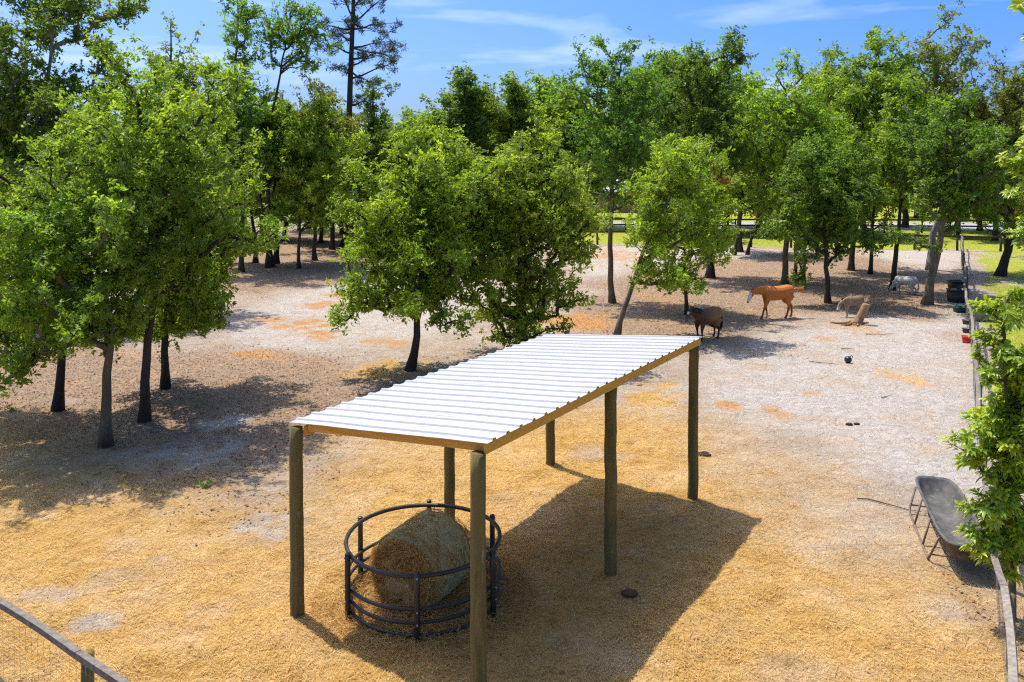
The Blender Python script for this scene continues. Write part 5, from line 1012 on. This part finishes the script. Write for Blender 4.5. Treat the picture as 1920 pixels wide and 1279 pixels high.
# ------------------------------------------------------------------ far buildings seen through the trunks
def house(name, label, px, d, w, dp, hw, hr, rz, wallm, roofm, wins, cat='building', gable=False):
    p = at(px, 300, d); e = empty(name, (p[0], d, 0), rz); tag(e, label, cat); t_ = 0.12
    # walls with real openings on the front (-y) side
    xs = sorted(set([-w / 2, w / 2] + [x for q in wins for x in (q[0], q[1])])); mb = MB()
    for x0, x1 in zip(xs[:-1], xs[1:]):
        q = [q for q in wins if q[0] <= x0 + 1e-6 and q[1] >= x1 - 1e-6]
        if q: 
            z0, z1 = q[0][2], q[0][3]
            if z0 > 0.02: mb.box(((x0 + x1) / 2, -dp / 2, z0 / 2), (x1 - x0, t_, z0))
            if z1 < hw - 0.02: mb.box(((x0 + x1) / 2, -dp / 2, (z1 + hw) / 2), (x1 - x0, t_, hw - z1))
        else: mb.box(((x0 + x1) / 2, -dp / 2, hw / 2), (x1 - x0, t_, hw))
    mb.box((0, dp / 2, hw / 2), (w, t_, hw))
    for sx in (-1, 1): mb.box((sx * (w / 2 - t_ / 2), 0, hw / 2), (t_, dp - t_ - 0.004, hw))
    mb.build('wall', wallm, e)
    for q in wins:
        f = MB(); x0, x1, z0, z1 = q[:4]
        for a, b2 in (((x0, z0), (x1, z0)), ((x0, z1), (x1, z1)), ((x0, z0), (x0, z1)), ((x1, z0), (x1, z1))): f.beam((a[0], -dp / 2 - 0.075, a[1]), (b2[0], -dp / 2 - 0.075, b2[1] + 1e-4), 0.06, 0.10, (0.01, 1, 0.02))
        nm = 'door' if q[2] < 0.1 else 'window'; o = f.build(nm, M['white_paint'], e); MB().box(((x0 + x1) / 2, -dp / 2 + 0.02, (z0 + z1) / 2), (x1 - x0 - 0.01, 0.03, z1 - z0 - 0.01)).build('panel' if nm == 'door' else 'pane', q[4] if len(q) > 4 else M['pane'], o)
    ov = 0.4; mb = MB()
    V = [[-w / 2 - ov, -dp / 2 - ov, hw - 0.05], [w / 2 + ov, -dp / 2 - ov, hw - 0.05], [w / 2 + ov, 0, hr], [-w / 2 - ov, 0, hr], [-w / 2 - ov, dp / 2 + ov, hw - 0.05], [w / 2 + ov, dp / 2 + ov, hw - 0.05]]
    V = np.array(V + [[a, b2, c2 + 0.14] for a, b2, c2 in V]); mb.add(V, [[3, 2, 1, 0], [5, 2, 3, 4], [6, 7, 8, 9], [9, 8, 11, 10], [0, 1, 7, 6], [4, 10, 11, 5], [0, 6, 9, 3], [3, 9, 10, 4], [1, 2, 8, 7], [2, 5, 11, 8]]); mb.build('roof', roofm, e)
    g = MB()
    for sx in (-1, 1):
        x = sx * (w / 2 - 0.06); g.add([[x - 0.05, -dp / 2 + 0.07, hw], [x - 0.05, dp / 2 - 0.07, hw], [x - 0.05, 0, hr - 0.12], [x + 0.05, -dp / 2 + 0.07, hw], [x + 0.05, dp / 2 - 0.07, hw], [x + 0.05, 0, hr - 0.12]], [[0, 1, 4, 3], [1, 2, 5, 4], [2, 0, 3, 5]], [[0, 2, 1], [3, 4, 5]])
    g.build('gable', wallm, e)
M['white_paint'] = simple('white_paint', (0.72, 0.72, 0.70), (0.6, 0.6, 0.58), 0.5)
M['pane'] = simple('window_pane', (0.04, 0.05, 0.06), None, 0.1, spec=0.6, bump=0.0)
M['red_wall'] = simple('red_board_wall', (0.30, 0.022, 0.018), (0.22, 0.018, 0.014), 0.7, 5.0, 0.3, (6, 1, 0.3))
M['tan_wall'] = simple('tan_wall', (0.42, 0.29, 0.19), (0.33, 0.22, 0.15), 0.8, 3.0)
M['metal_roof'] = simple('pale_metal_roof', (0.55, 0.57, 0.60), (0.45, 0.46, 0.48), 0.4, 3.0, 0.1)
house('red_shed', 'small dark red shed with white door seen past the pale trunk', 1462, 100, 5.0, 4.0, 2.5, 3.6, 0.1, M['red_wall'], M['metal_roof'], [(-0.9, -0.2, 0.9, 1.7), (0.35, 1.9, 0.0, 2.1, M['white_paint'])], 'shed')
house('tan_house', 'low tan house with pale roof glimpsed behind the tall dark tree', 1160, 112, 12.0, 7.0, 2.7, 4.8, -0.05, M['tan_wall'], M['metal_roof'], [(-4.2, -3.0, 0.9, 2.0), (-1.4, -0.5, 0.0, 2.1, M['white_paint']), (1.2, 2.4, 0.9, 2.0), (3.6, 4.8, 0.9, 2.0)], 'house')
house('white_house', 'pale house with metal roof hidden behind the dead branch', 1335, 118, 11.0, 7.0, 3.0, 5.6, 0.08, M['white_paint'], M['metal_roof'], [(-3.6, -2.4, 0.9, 2.1), (-0.5, 0.5, 0.0, 2.1, M['red_wall']), (2.2, 3.4, 0.9, 2.1)], 'house')
